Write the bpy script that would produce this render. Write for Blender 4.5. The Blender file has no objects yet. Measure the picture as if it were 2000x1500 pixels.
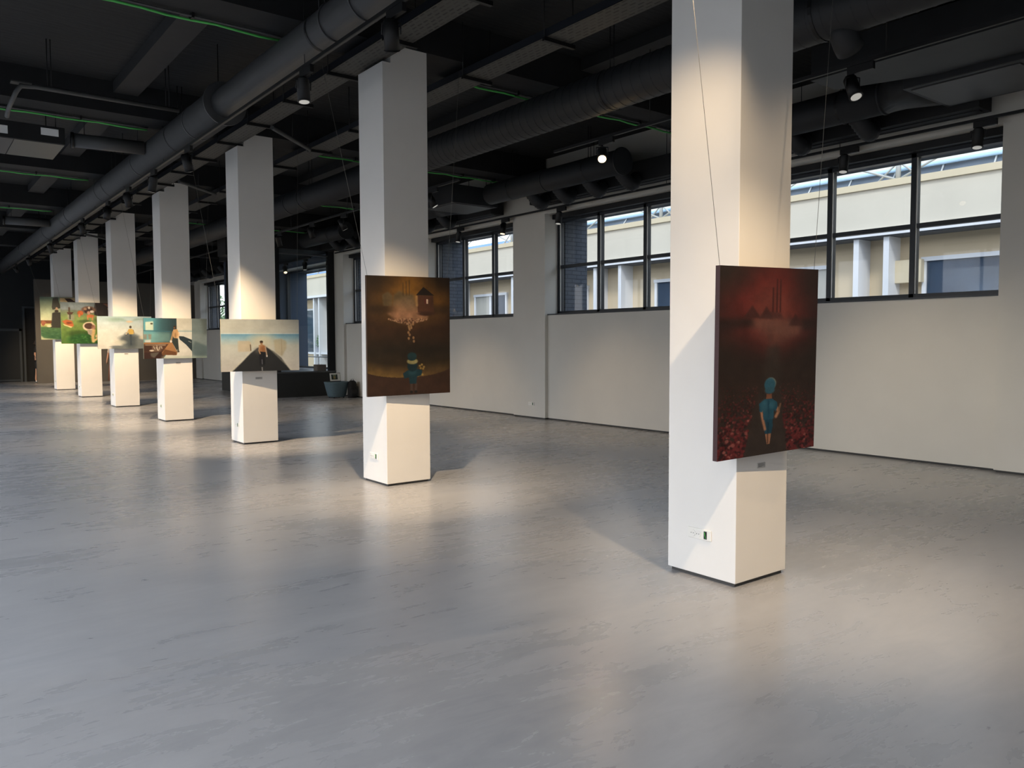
import bpy, bmesh, math, random
import numpy as np
from mathutils import Matrix, Vector
from math import sin, cos, pi, radians, atan2, sqrt

random.seed(7)
SC = bpy.context.scene
COL = SC.collection
S, W, D = 4.6137, 0.559, 0.567          # column spacing along the row, column width and depth

# ------------------------------------------------------------------ materials
def s2l(c):
    return tuple((x/255/12.92 if x/255 <= 0.04045 else ((x/255+0.055)/1.055)**2.4) for x in c)

def mat(name, rgb, rough=0.6, metal=0.0, noise=0.0, scale=8.0, bump=0.0, emit=None, estr=0.0, spec=0.5, stretch=None):
    m = bpy.data.materials.new(name); m.use_nodes = True
    nt = m.node_tree; b = nt.nodes['Principled BSDF']
    c = s2l(rgb)
    b.inputs['Base Color'].default_value = (*c, 1)
    b.inputs['Roughness'].default_value = rough
    b.inputs['Metallic'].default_value = metal
    b.inputs['Specular IOR Level'].default_value = spec
    if noise or bump:
        tc = nt.nodes.new('ShaderNodeTexCoord'); nz = nt.nodes.new('ShaderNodeTexNoise')
        nz.inputs['Scale'].default_value = scale; nz.inputs['Detail'].default_value = 6
        src = tc.outputs['Object']
        if stretch:
            mp = nt.nodes.new('ShaderNodeMapping'); mp.inputs['Scale'].default_value = stretch
            nt.links.new(src, mp.inputs['Vector']); src = mp.outputs['Vector']
        nt.links.new(src, nz.inputs['Vector'])
        if noise:
            r = nt.nodes.new('ShaderNodeValToRGB')
            r.color_ramp.elements[0].position = 0.3; r.color_ramp.elements[1].position = 0.7
            r.color_ramp.elements[0].color = (*[x*(1-noise) for x in c], 1)
            r.color_ramp.elements[1].color = (*[min(1, x*(1+noise)) for x in c], 1)
            nt.links.new(nz.outputs['Fac'], r.inputs['Fac']); nt.links.new(r.outputs['Color'], b.inputs['Base Color'])
        if bump:
            bp = nt.nodes.new('ShaderNodeBump'); bp.inputs['Strength'].default_value = bump; bp.inputs['Distance'].default_value = 0.02
            nt.links.new(nz.outputs['Fac'], bp.inputs['Height']); nt.links.new(bp.outputs['Normal'], b.inputs['Normal'])
    if emit:
        b.inputs['Emission Color'].default_value = (*s2l(emit), 1); b.inputs['Emission Strength'].default_value = estr
    return m

M = {}
M['white'] = mat('white_paint', (232, 230, 226), 0.55, noise=0.015, scale=3, bump=0.02)
M['wall'] = mat('wall_paint', (218, 215, 207), 0.65, noise=0.02, scale=2, bump=0.02)
M['slab'] = mat('painted_concrete', (27, 28, 29), 0.85, noise=0.25, scale=3, bump=0.5, stretch=(1, 6, 1))
M['beam'] = mat('beam_paint', (25, 26, 28), 0.85, noise=0.2, scale=4, bump=0.2)
M['rib'] = mat('rib_paint', (42, 42, 43), 0.8, noise=0.1, scale=5)
M['duct'] = mat('duct_paint', (72, 73, 75), 0.5, noise=0.05, scale=5, spec=0.4)
M['duct_dark'] = mat('duct_dark', (44, 46, 49), 0.55, noise=0.08, scale=6, spec=0.35)
M['black'] = mat('black_metal', (20, 21, 23), 0.5, noise=0.05, scale=20, spec=0.4)
M['blackmatt'] = mat('black_matt', (24, 25, 27), 0.8, noise=0.1, scale=6)
M['frame'] = mat('window_frame', (34, 40, 47), 0.4, noise=0.03, scale=10)
M['tray'] = mat('tray_metal', (62, 62, 60), 0.55, noise=0.06, scale=9)
M['trayrail'] = mat('tray_rail', (26, 30, 38), 0.55, noise=0.05, scale=9)
M['green'] = mat('green_cable', (84, 190, 92), 0.5, noise=0.05, scale=9)
M['conduit'] = mat('conduit_grey', (74, 75, 76), 0.55, noise=0.05, scale=9)
M['plinth'] = mat('shadow_gap', (70, 68, 66), 0.7, noise=0.05, scale=9)
M['darkpanel'] = mat('dark_panel', (92, 88, 82), 0.7, noise=0.05, scale=2)
M['darkwall'] = mat('dark_wall', (38, 42, 45), 0.8, noise=0.08, scale=2)
M['darkdoor'] = mat('dark_door', (30, 34, 36), 0.6, noise=0.06, scale=4)
M['doorframe'] = mat('door_frame', (66, 72, 76), 0.5, noise=0.03, scale=9)
M['counter'] = mat('dark_counter', (44, 45, 43), 0.6, noise=0.05, scale=3)
M['countertop'] = mat('counter_top', (80, 82, 82), 0.45, noise=0.05, scale=3)
M['bluewall'] = mat('slate_wall', (70, 82, 100), 0.7, noise=0.07, scale=2)
M['plastic'] = mat('white_plastic', (236, 234, 228), 0.35, noise=0.01, scale=9)
M['socketdark'] = mat('socket_dark', (24, 30, 26), 0.4, noise=0.05, scale=30)
M['card'] = mat('card_grey', (186, 184, 180), 0.5, noise=0.02, scale=30)
M['ink'] = mat('card_ink', (120, 120, 120), 0.6, noise=0.02, scale=30)
M['wire'] = mat('wire_steel', (120, 118, 112), 0.4, metal=0.3, noise=0.02, scale=30)
M['chair'] = mat('blue_upholstery', (84, 104, 113), 0.85, noise=0.08, scale=40, bump=0.1)
M['bag'] = mat('black_fabric', (22, 22, 23), 0.85, noise=0.15, scale=25, bump=0.3)
M['brown'] = mat('brown_card', (122, 104, 92), 0.75, noise=0.06, scale=15)
M['paper'] = mat('white_paper', (226, 230, 226), 0.6, noise=0.01, scale=15)
M['label'] = mat('glow_label', (220, 222, 224), 0.5, noise=0.02, scale=15, emit=(220, 222, 226), estr=0.05)  # sticker carries a faint added glow
M['acgrey'] = mat('ac_panel', (84, 85, 83), 0.5, noise=0.04, scale=4)
M['skin'] = mat('skin', (196, 150, 122), 0.6, noise=0.04, scale=20)
M['hair'] = mat('hair_dark', (40, 30, 26), 0.7, noise=0.15, scale=40)
M['blackcloth'] = mat('black_cloth', (26, 26, 28), 0.9, noise=0.1, scale=20)
M['creamcloth'] = mat('cream_cloth', (220, 204, 184), 0.9, noise=0.06, scale=20)
M['browncloth'] = mat('brown_cloth', (140, 92, 66), 0.9, noise=0.08, scale=20)
M['shoe'] = mat('pale_shoe', (224, 222, 216), 0.6, noise=0.03, scale=20)
M['render'] = mat('facade_render', (208, 200, 184), 0.9, noise=0.04, scale=0.7, bump=0.02)
M['renderrecess'] = mat('recess_render', (212, 193, 163), 0.9, noise=0.03, scale=0.8)  # base colour of the recessed wall under the canopy
M['cornice'] = mat('cornice_render', (210, 196, 168), 0.9, noise=0.02, scale=1)
M['fin'] = mat('white_fin', (222, 223, 226), 0.6, noise=0.01, scale=3)
M['soffit'] = mat('soffit_grey', (92, 94, 98), 0.8, noise=0.05, scale=3)
M['outglass'] = mat('reflective_glass', (58, 72, 90), 0.12, noise=0.35, scale=0.9, spec=0.8)
M['curtain'] = mat('striped_curtain', (168, 166, 158), 0.8, noise=0.12, scale=3, stretch=(1, 14, 0.4))
M['rooftop'] = mat('glow_roof', (214, 208, 194), 0.8, noise=0.03, scale=1, emit=(230, 230, 222), estr=0.25)  # roof panel given an added glow, it is no lamp
M['skylight'] = mat('skylight_glass', (82, 88, 96), 0.3, noise=0.15, scale=1.5)
M['bluetube'] = mat('glow_blue_tube', (190, 222, 250), 0.5, noise=0.02, scale=2, emit=(170, 210, 250), estr=0.25)  # plain roof tube with an added glow, not a lamp
M['bluesheet'] = mat('blue_sheet', (100, 140, 195), 0.5, noise=0.05, scale=2)
M['truss'] = mat('truss_white', (184, 186, 184), 0.6, noise=0.03, scale=3)
M['ground'] = mat('pavement', (132, 131, 127), 0.9, noise=0.08, scale=2)
M['leaf'] = mat('leaf_green', (96, 128, 84), 0.8, noise=0.3, scale=3)
M['trunk'] = mat('bark', (92, 76, 62), 0.9, noise=0.2, scale=8)
M['pot'] = mat('blue_pot', (110, 126, 200), 0.5, noise=0.05, scale=8)

def lens(name, rgb, st):
    return mat(name, rgb, 0.3, noise=0.0, emit=rgb, estr=st)
M['lens_on'] = lens('lens_bright', (255, 214, 150), 30.0)
M['lens_warm'] = lens('lens_warm', (255, 226, 180), 2.0)
M['lens_dim'] = lens('lens_dim', (210, 208, 200), 0.45)

def brick_mat():
    m = bpy.data.materials.new('dark_brick'); m.use_nodes = True
    nt = m.node_tree; b = nt.nodes['Principled BSDF']; b.inputs['Roughness'].default_value = 0.8
    tc = nt.nodes.new('ShaderNodeTexCoord'); mp = nt.nodes.new('ShaderNodeMapping')
    mp.inputs['Rotation'].default_value = (pi/2, 0, 0)
    br = nt.nodes.new('ShaderNodeTexBrick')
    br.inputs['Color1'].default_value = (*s2l((84, 90, 100)), 1); br.inputs['Color2'].default_value = (*s2l((74, 81, 92)), 1)
    br.inputs['Mortar'].default_value = (*s2l((50, 56, 66)), 1); br.inputs['Scale'].default_value = 1.0
    br.inputs['Brick Width'].default_value = 0.25; br.inputs['Row Height'].default_value = 0.085; br.inputs['Mortar Size'].default_value = 0.008
    nt.links.new(tc.outputs['Object'], mp.inputs['Vector']); nt.links.new(mp.outputs['Vector'], br.inputs['Vector'])
    nt.links.new(br.outputs['Color'], b.inputs['Base Color'])
    bp = nt.nodes.new('ShaderNodeBump'); bp.inputs['Strength'].default_value = 0.5; bp.inputs['Distance'].default_value = 0.01; bp.invert = True
    nt.links.new(br.outputs['Fac'], bp.inputs['Height']); nt.links.new(bp.outputs['Normal'], b.inputs['Normal'])
    return m
M['brick'] = brick_mat()

def glass_mat():
    m = bpy.data.materials.new('window_glass'); m.use_nodes = True
    nt = m.node_tree; nt.nodes.clear()
    o = nt.nodes.new('ShaderNodeOutputMaterial'); mx = nt.nodes.new('ShaderNodeMixShader')
    t = nt.nodes.new('ShaderNodeBsdfTransparent'); g = nt.nodes.new('ShaderNodeBsdfGlossy')
    g.inputs['Roughness'].default_value = 0.02
    t.inputs['Color'].default_value = (0.95, 0.97, 0.97, 1)
    lw = nt.nodes.new('ShaderNodeLayerWeight'); lw.inputs['Blend'].default_value = 0.5
    pw = nt.nodes.new('ShaderNodeMath'); pw.operation = 'POWER'; pw.inputs[1].default_value = 4.0
    ma = nt.nodes.new('ShaderNodeMath'); ma.operation = 'MULTIPLY_ADD'; ma.inputs[1].default_value = 0.45; ma.inputs[2].default_value = 0.025
    nt.links.new(lw.outputs['Facing'], pw.inputs[0]); nt.links.new(pw.outputs[0], ma.inputs[0])
    nt.links.new(ma.outputs[0], mx.inputs['Fac'])
    nt.links.new(t.outputs[0], mx.inputs[1]); nt.links.new(g.outputs[0], mx.inputs[2]); nt.links.new(mx.outputs[0], o.inputs['Surface'])
    return m
M['glass'] = glass_mat()

def floor_mat():
    m = bpy.data.materials.new('polished_microcement'); m.use_nodes = True
    nt = m.node_tree; b = nt.nodes['Principled BSDF']; N = nt.nodes.new; L = nt.links.new
    tc = N('ShaderNodeTexCoord')
    def noise(scale, det, stretch, rot, dist=0.0):
        mp = N('ShaderNodeMapping'); mp.inputs['Scale'].default_value = stretch; mp.inputs['Rotation'].default_value = (0, 0, rot)
        L(tc.outputs['Object'], mp.inputs['Vector'])
        n = N('ShaderNodeTexNoise'); n.inputs['Scale'].default_value = scale; n.inputs['Detail'].default_value = det
        n.inputs['Roughness'].default_value = 0.62; n.inputs['Distortion'].default_value = dist
        L(mp.outputs['Vector'], n.inputs['Vector']); return n
    big = noise(0.55, 5, (1, 1, 1), 0.3, 0.6)
    sw = noise(1.6, 8, (0.45, 1.6, 1), 0.55, 1.2)
    fine = noise(5.5, 9, (0.4, 1.3, 1), 0.9, 1.6)
    a1 = N('ShaderNodeMix'); a1.data_type = 'FLOAT'; a1.inputs[0].default_value = 0.5
    L(big.outputs['Fac'], a1.inputs[2]); L(sw.outputs['Fac'], a1.inputs[3])
    a2 = N('ShaderNodeMix'); a2.data_type = 'FLOAT'; a2.inputs[0].default_value = 0.25
    L(a1.outputs[0], a2.inputs[2]); L(fine.outputs['Fac'], a2.inputs[3])
    r = N('ShaderNodeValToRGB'); r.color_ramp.elements[0].position = 0.38; r.color_ramp.elements[1].position = 0.62
    r.color_ramp.elements[0].color = (*s2l((147, 148, 152)), 1); r.color_ramp.elements[1].color = (*s2l((166, 167, 170)), 1)
    L(a2.outputs[0], r.inputs['Fac']); L(r.outputs['Color'], b.inputs['Base Color'])
    mr = N('ShaderNodeMapRange'); mr.inputs['From Min'].default_value = 0.3; mr.inputs['From Max'].default_value = 0.7
    mr.inputs['To Min'].default_value = 0.23; mr.inputs['To Max'].default_value = 0.33
    L(a2.outputs[0], mr.inputs['Value']); L(mr.outputs['Result'], b.inputs['Roughness'])
    b.inputs['Specular IOR Level'].default_value = 0.55
    bp = N('ShaderNodeBump'); bp.inputs['Strength'].default_value = 0.12; bp.inputs['Distance'].default_value = 0.004
    L(fine.outputs['Fac'], bp.inputs['Height']); L(bp.outputs['Normal'], b.inputs['Normal'])
    return m
M['floor'] = floor_mat()

def tray_perf_mat():
    """grey sheet metal with staggered dark slots"""
    m = bpy.data.materials.new('perforated_tray'); m.use_nodes = True
    nt = m.node_tree; b = nt.nodes['Principled BSDF']; N = nt.nodes.new; L = nt.links.new
    b.inputs['Roughness'].default_value = 0.55
    tc = N('ShaderNodeTexCoord'); mp = N('ShaderNodeMapping'); mp.inputs['Rotation'].default_value = (0, 0, pi/2)
    br = N('ShaderNodeTexBrick'); br.inputs['Scale'].default_value = 1; br.inputs['Brick Width'].default_value = 0.105
    br.inputs['Row Height'].default_value = 0.052; br.inputs['Mortar Size'].default_value = 0.0175; br.inputs['Mortar Smooth'].default_value = 0.1
    g = s2l((66, 66, 63)); k = s2l((8, 8, 9))
    br.inputs['Color1'].default_value = (*k, 1); br.inputs['Color2'].default_value = (*g, 1); br.inputs['Bias'].default_value = -0.25
    br.inputs['Mortar'].default_value = (*g, 1)
    L(tc.outputs['Object'], mp.inputs['Vector']); L(mp.outputs['Vector'], br.inputs['Vector']); L(br.outputs['Color'], b.inputs['Base Color'])
    return m
M['perf'] = tray_perf_mat()

def paint_mat():
    m = bpy.data.materials.new('oil_paint'); m.use_nodes = True
    nt = m.node_tree; b = nt.nodes['Principled BSDF']; N = nt.nodes.new; L = nt.links.new
    at = N('ShaderNodeAttribute'); at.attribute_name = 'paint'
    tc = N('ShaderNodeTexCoord'); n = N('ShaderNodeTexNoise'); n.inputs['Scale'].default_value = 120; n.inputs['Detail'].default_value = 3
    L(tc.outputs['Object'], n.inputs['Vector'])
    hs = N('ShaderNodeMapRange'); hs.inputs['To Min'].default_value = 0.85; hs.inputs['To Max'].default_value = 1.15
    L(n.outputs['Fac'], hs.inputs['Value'])
    mx = N('ShaderNodeMix'); mx.data_type = 'RGBA'; mx.blend_type = 'MULTIPLY'; mx.inputs[0].default_value = 1.0
    L(at.outputs['Color'], mx.inputs[6]); L(hs.outputs['Result'], mx.inputs[7]); L(mx.outputs[2], b.inputs['Base Color'])
    b.inputs['Roughness'].default_value = 0.5; b.inputs['Specular IOR Level'].default_value = 0.3
    bp = N('ShaderNodeBump'); bp.inputs['Strength'].default_value = 0.15; bp.inputs['Distance'].default_value = 0.004
    L(n.outputs['Fac'], bp.inputs['Height']); L(bp.outputs['Normal'], b.inputs['Normal'])
    return m
M['paint'] = paint_mat()

# ------------------------------------------------------------------ mesh helpers
class MB:
    def __init__(s): s.v = []; s.f = []; s.smooth = []
    def add(s, vs, fs, sm=False):
        o = len(s.v); s.v += [tuple(v) for v in vs]
        for f in fs: s.f.append(tuple(i+o for i in f)); s.smooth.append(sm)
        return s
    def box(s, x0, y0, z0, x1, y1, z1):
        vs = [(x, y, z) for z in (z0, z1) for y in (y0, y1) for x in (x0, x1)]
        return s.add(vs, [(0, 2, 3, 1), (4, 5, 7, 6), (0, 1, 5, 4), (2, 6, 7, 3), (0, 4, 6, 2), (1, 3, 7, 5)])
    def prism(s, poly, a, b, axis):
        """polygon extruded from a to b along axis; poly pairs are the two other axes in xyz order"""
        def P(p, t):
            return {'X': (t, p[0], p[1]), 'Y': (p[0], t, p[1]), 'Z': (p[0], p[1], t)}[axis]
        n = len(poly)
        vs = [P(p, a) for p in poly]+[P(p, b) for p in poly]
        return s.add(vs, [tuple(range(n)), tuple(range(2*n-1, n-1, -1))]+[(i, i+n, (i+1) % n+n, (i+1) % n) for i in range(n)])
    def tube(s, p0, p1, r0, r1=None, n=16, caps=True, sm=True):
        r1 = r0 if r1 is None else r1
        p0 = Vector(p0); p1 = Vector(p1); d = (p1-p0).normalized()
        a = d.orthogonal().normalized(); b = d.cross(a)
        vs = []
        for p, r in ((p0, r0), (p1, r1)):
            vs += [tuple(p+a*(r*cos(2*pi*i/n))+b*(r*sin(2*pi*i/n))) for i in range(n)]
        s.add(vs, [(i, (i+1) % n, (i+1) % n+n, i+n) for i in range(n)], sm)
        if caps:
            s.add(vs, [tuple(range(n-1, -1, -1)), tuple(range(n, 2*n))])
        return s
    def path(s, pts, r, n=10):
        """round tube along a polyline"""
        P = [Vector(p) for p in pts]; rings = []
        rr = r if isinstance(r, (list, tuple)) else [r]*len(P)
        up = None
        for i, p in enumerate(P):
            d = ((P[min(i+1, len(P)-1)]-p).normalized() + (p-P[max(i-1, 0)]).normalized()).normalized()
            if up is None: up = d.orthogonal().normalized()
            a = (up-d*up.dot(d)).normalized(); up = a; b = d.cross(a)
            rings.append([tuple(p+a*(rr[i]*cos(2*pi*k/n))+b*(rr[i]*sin(2*pi*k/n))) for k in range(n)])
        vs = [v for ring in rings for v in ring]; fs = []
        for i in range(len(P)-1):
            for k in range(n): fs.append((i*n+k, i*n+(k+1) % n, (i+1)*n+(k+1) % n, (i+1)*n+k))
        s.add(vs, fs, True)
        s.add(vs, [tuple(range(n-1, -1, -1)), tuple(range((len(P)-1)*n, len(P)*n))])
        return s
    def ring_loft(s, rings, caps=True, sm=False):
        n = len(rings[0]); vs = [v for r in rings for v in r]; fs = []
        for i in range(len(rings)-1):
            for k in range(n): fs.append((i*n+k, i*n+(k+1) % n, (i+1)*n+(k+1) % n, (i+1)*n+k))
        s.add(vs, fs, sm)
        if caps: s.add(vs, [tuple(range(n-1, -1, -1)), tuple(range((len(rings)-1)*n, len(rings)*n))])
        return s
    def build(s, name, m, parent=None, bevel=0.0):
        me = bpy.data.meshes.new(name); me.from_pydata(s.v, [], s.f)
        me.polygons.foreach_set('use_smooth', s.smooth)
        bm = bmesh.new(); bm.from_mesh(me); bmesh.ops.remove_doubles(bm, verts=bm.verts, dist=1e-5)
        bmesh.ops.recalc_face_normals(bm, faces=bm.faces); bm.to_mesh(me); bm.free()
        me.materials.append(m); me.update()
        o = bpy.data.objects.new(name, me); COL.objects.link(o)
        if parent: o.parent = parent
        if bevel:
            bv = o.modifiers.new('Bevel', 'BEVEL'); bv.width = bevel; bv.segments = 2; bv.limit_method = 'ANGLE'
        return o

def tag(o, label, cat, group=None, kind=None):
    if label: o['label'] = label
    if cat: o['category'] = cat
    if group: o['group'] = group
    if kind: o['kind'] = kind
    return o
def struct(o):
    o['kind'] = 'structure'; return o
def thing(name, label, cat, loc=(0, 0, 0), rot=(0, 0, 0), group=None):
    o = bpy.data.objects.new(name, None); COL.objects.link(o); o.location = loc; o.rotation_euler = rot
    o.empty_display_size = 0.1
    return tag(o, label, cat, group)
def dup(root, label, loc=None, rot=None):
    r = root.copy(); COL.objects.link(r)
    if loc is not None: r.location = loc
    if rot is not None: r.rotation_euler = rot
    r['label'] = label
    for ch in list(root.children):
        c = ch.copy(); COL.objects.link(c); c.parent = r
        for g in ch.children:
            d = g.copy(); COL.objects.link(d); d.parent = c
    return r
ORD = ['nearest', 'second', 'third', 'fourth', 'fifth', 'sixth', 'seventh', 'eighth', 'ninth', 'tenth', 'eleventh', 'twelfth']

# ------------------------------------------------------------------ camera
def camera():
    f, yaw, pitch, roll, cx, cy = 1549.45, 0.657980732, -0.0536049733, -0.0035675079, -4.22868, -3.11915
    fw = Vector((sin(yaw)*cos(pitch), cos(yaw)*cos(pitch), sin(pitch))); r0 = Vector((cos(yaw), -sin(yaw), 0)); u0 = r0.cross(fw)
    r = r0*cos(roll)+u0*sin(roll); u = -r0*sin(roll)+u0*cos(roll)
    cam = bpy.data.cameras.new('camera'); cam.sensor_width = 36; cam.sensor_fit = 'HORIZONTAL'; cam.lens = f/2000*36
    cam.clip_start = 0.05; cam.clip_end = 300
    o = bpy.data.objects.new('camera', cam); COL.objects.link(o)
    m = Matrix((r, u, -fw)).transposed().to_4x4(); m.translation = Vector((cx, cy, 1.6)); o.matrix_world = m
    SC.camera = o
camera()

# ------------------------------------------------------------------ room shell
XL, XP, XQ, XG = -8.0, 6.20, 6.28, 6.60      # left wall, pier face, panel below the sill, glazing plane
YB, YE = -8.5, 35.5
ZS, ZB = 5.25, 4.82
XO = 7.30
struct(MB().box(XL-0.4, YB-0.4, -0.2, XP+0.45, YE+0.4, 0.0).build('floor', M['floor']))
cb = MB().box(XL-0.4, YB-0.4, ZS, XO, YE+0.4, ZS+0.3)
struct(cb.build('ceiling', M['slab']))
bmb = MB()
for k in range(-2, 8):
    y = k*S
    bmb.box(XL, y, ZB, XP, y+D, ZS)
struct(bmb.build('trim_1', M['beam']))            # cross beams under the slab
rb = MB()
for x0, x1 in ((-1.72, -1.40), (2.90, 3.22), (-5.4, -5.1)):
    for k in range(-2, 7):
        rb.box(x0, k*S+D, 5.10, x1, (k+1)*S, ZS)
struct(rb.build('trim_2', M['rib']))              # shallow ribs running between the beams

# right wall: piers, panels under the sills, lintel above
PIERS = [(-1.0, 0.86), (9.27, 10.32), (13.90, 15.0), (18.48, 19.30), (32.45, 33.3)]
WIN = [(0.86, 9.27, 7), (10.32, 13.90, 3), (15.0, 18.48, 3), (25.3, 32.45, 6)]
SILL, HEAD = 2.13, 4.17
wm = MB(); wm.box(XP, YB, 0.03, XG+0.08, -1.0, ZS)
for a, b in PIERS: wm.box(XP, a, 0.03, XG+0.08, b, ZS)
wm.box(XP, 19.30, 0.03, XG+0.08, 19.62, ZS); wm.box(XP, 23.70, 0.03, XG+0.08, 25.3, ZS); wm.box(XP, 33.3, 0.03, XG+0.08, YE, ZS)
wm.box(XP, 19.62, 4.05, XG+0.08, 23.70, ZS); wm.box(XP, 19.62, 0.03, XG+0.08, 23.70, 0.72)
for a, b, n in WIN:
    wm.box(XQ, a, 0.03, XG+0.06, b, SILL); wm.box(XP, a, HEAD, XG+0.08, b, ZS)
struct(wm.build('wall_right', M['wall']))
bb = MB()
for a, b in PIERS: bb.box(XP+0.02, a+0.02, 0.0, XG, b-0.02, 0.035)
bb.box(XP+0.02, YB, 0, XG, -1.0, 0.035); bb.box(XP+0.02, 33.3, 0, XG, YE, 0.035)
for a, b, n in WIN: bb.box(XQ+0.02, a-0.03, 0, XG, b+0.03, 0.035)
struct(bb.build('baseboard_right', M['plinth']))
# outer skin of the building, dark brick piers seen through the panes
om = MB()
def outer(a, b): om.box(XG+0.09, a, 0, XO, b, 5.5)
outer(YB, 0.93); outer(9.20, 10.38); outer(13.84, 15.06); outer(18.42, 19.62); outer(23.70, 25.36); om.box(XG+0.09, 32.40, 0, 6.98, YE, 5.5)
for a, b, n in WIN:
    om.box(XG+0.09, a, 0, XO, b, SILL-0.1); om.box(XG+0.09, a, 4.12, XO, b, 5.5)
om.box(XG+0.09, 19.62, 0, XO, 23.70, 0.70); om.box(XG+0.09, 19.62, 4.0, XO, 23.70, 5.5)
struct(om.build('wall_outer', M['brick']))

def window(i, a, b, n, z0, z1, zt):
    fr = MB()
    x0, x1 = XG-0.06, XG+0.07
    w = 0.065
    fr.box(x0, a, z0-0.01, x1, b, z0+0.055); fr.box(x0, a, z1-0.05, x1, b, z1)
    for j in range(n+1):
        y = a+(b-a)*j/n
        yy0, yy1 = (y, y+w*0.9) if j == 0 else ((y-w*0.9, y) if j == n else (y-w/2, y+w/2))
        fr.box(x0, yy0, z0, x1, yy1, z1)
    fr.box(x0+0.02, a, zt-0.03, x1-0.02, b, zt+0.03)
    o = struct(fr.build('window_%d' % i, M['frame']))
    for j in range(n):
        y0 = a+(b-a)*j/n+w/2; y1 = a+(b-a)*(j+1)/n-w/2
        for (p, q) in ((z0+0.05, zt-0.03), (zt+0.03, z1-0.05)):
            MB().box(XG+0.005, y0, p, XG+0.011, y1, q).build('pane', M['glass'], o)
    MB().box(x0-0.16, a+0.02, z1, x0+0.10, b-0.02, z1+0.095).build('blind_box', M['black'], o, 0.004)
    sl = MB().box(x0-0.28, a, z0-0.03, x0+0.02, b, z0-0.005).build('sill', M['frame'], o)
    # thin bright weather strip along each mullion
    ws = MB()
    for j in range(1, n+1):
        y = a+(b-a)*j/n - (w*0.9 if j == n else w/2)
        ws.box(XG-0.045, y-0.012, z0+0.06, XG-0.03, y, z1-0.05)
    ws.build('glazing_strip', M['plastic'], o)
for i, (a, b, n) in enumerate(WIN): window(i+1, a, b, n, SILL+0.03, 4.07, 3.12)

# left wall and back wall with tall windows (outside the frame, they let the daylight in)
def win_wall_left():
    m = MB(); ys = [YB]; bays = []
    y = YB+0.6
    while y+3.6 < YE:
        bays.append((y, y+3.6)); y += S
    prev = YB
    for a, b in bays:
        m.box(XL-0.4, prev, 0, XL, a, ZS); m.box(XL-0.4, a, 0, XL, b, 0.7); m.box(XL-0.4, a, 4.3, XL, b, ZS); prev = b
    m.box(XL-0.4, prev, 0, XL, YE, ZS)
    struct(m.build('wall_left', M['wall']))
    f = MB()
    for a, b in bays:
        for t in range(4):
            yy = a+(b-a)*t/3; f.box(XL-0.25, yy-0.03, 0.7, XL-0.15, yy+0.03, 4.3)
        f.box(XL-0.25, a, 2.9, XL-0.15, b, 2.96)
    struct(f.build('window_5', M['frame']))
    return bays
BAYS = win_wall_left()
struct(MB().box(XL-0.4, YB-0.4, 0, XP+0.45, YB, ZS).build('wall_back', M['wall']))

# far end: dark recessed wall with doors, grey partition panel in front of it
struct(MB().box(XL, YE, 0, XP+0.45, YE+0.3, ZS).build('wall_far', M['darkwall']))
struct(MB().box(0.10, 33.25, 0.0, XP-0.005, 33.45, 4.12).build('wall_partition', M['darkpanel']))
d1 = struct(MB().box(-1.25, YE-0.05, 0.0, -0.24, YE-0.005, 2.10).build('door_1', M['darkdoor']))
f1 = MB(); f1.box(-1.33, YE-0.09, 0, -1.25, YE-0.005, 2.20); f1.box(-0.24, YE-0.09, 0, -0.16, YE-0.005, 2.20); f1.box(-1.33, YE-0.09, 2.10, -0.16, YE-0.005, 2.20)
f1.box(-1.25, YE-0.08, 0.03, -0.24, YE-0.05, 0.10)
f1.build('door_frame', M['doorframe'], d1)
MB().box(-0.20, YE-0.13, 0.98, -0.165, YE-0.09, 1.10).build('door_handle', M['conduit'], d1)
d2 = struct(MB().box(-0.02, YE-0.04, 0.0, 0.85, YE-0.005, 3.05).build('door_2', M['blackmatt']))
f2 = MB(); f2.box(-0.10, YE-0.09, 0, -0.02, YE-0.005, 3.13); f2.box(-0.02, YE-0.09, 3.05, 0.85, YE-0.005, 3.13)
f2.build('door_frame', M['doorframe'], d2)

# ------------------------------------------------------------------ dark entrance bay on the right wall
bx0, by0, by1 = 4.37, 19.05, 24.0
ct = thing('counter', 'long black low counter built out from the right wall below the bay window', 'counter', (bx0, by0, 0))
MB().box(0, 0, 0, XP-bx0-0.003, by1-by0, 0.70).build('counter_body', M['counter'], ct, 0.004)
MB().box(-0.015, -0.02, 0.70, XP-bx0-0.003, by1-by0, 0.74).build('counter_top', M['countertop'], ct, 0.004)
bay = thing('glazed_bay', 'dark framed glazed bay rising from the black counter to the ceiling', 'glass enclosure', (bx0, by0, 0.74))
H_ = ZB-0.74-0.005
MB().box(0.03, 0.02, 0, 0.13, 0.12, 3.55).build('post', M['black'], bay)
MB().box(XP-bx0-0.20, 0.02, 0, XP-bx0-0.005, 0.16, 3.55).build('post', M['blackmatt'], bay)
MB().box(0.03, 4.3, 0, 0.13, 4.40, 3.55).build('post', M['black'], bay)
MB().box(0.0, 0.0, 3.55, XP-bx0-0.005, by1-by0, H_-0.01).build('lintel', M['blackmatt'], bay)
MB().box(0.13, 0.05, 0.0, XP-bx0-0.2, 0.056, 3.55).build('pane', M['glass'], bay)
MB().box(0.06, 0.12, 0.0, 0.066, 4.3, 3.55).build('pane', M['glass'], bay)
MB().box(0.13, 0.03, 3.40, XP-bx0-0.2, 0.10, 3.43).build('top_rail', M['conduit'], bay)
struct(MB().box(bx0+0.14, by1-0.10, 0.745, XP-0.02, by1-0.03, 4.285).build('wall_bay', M['bluewall']))
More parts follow.
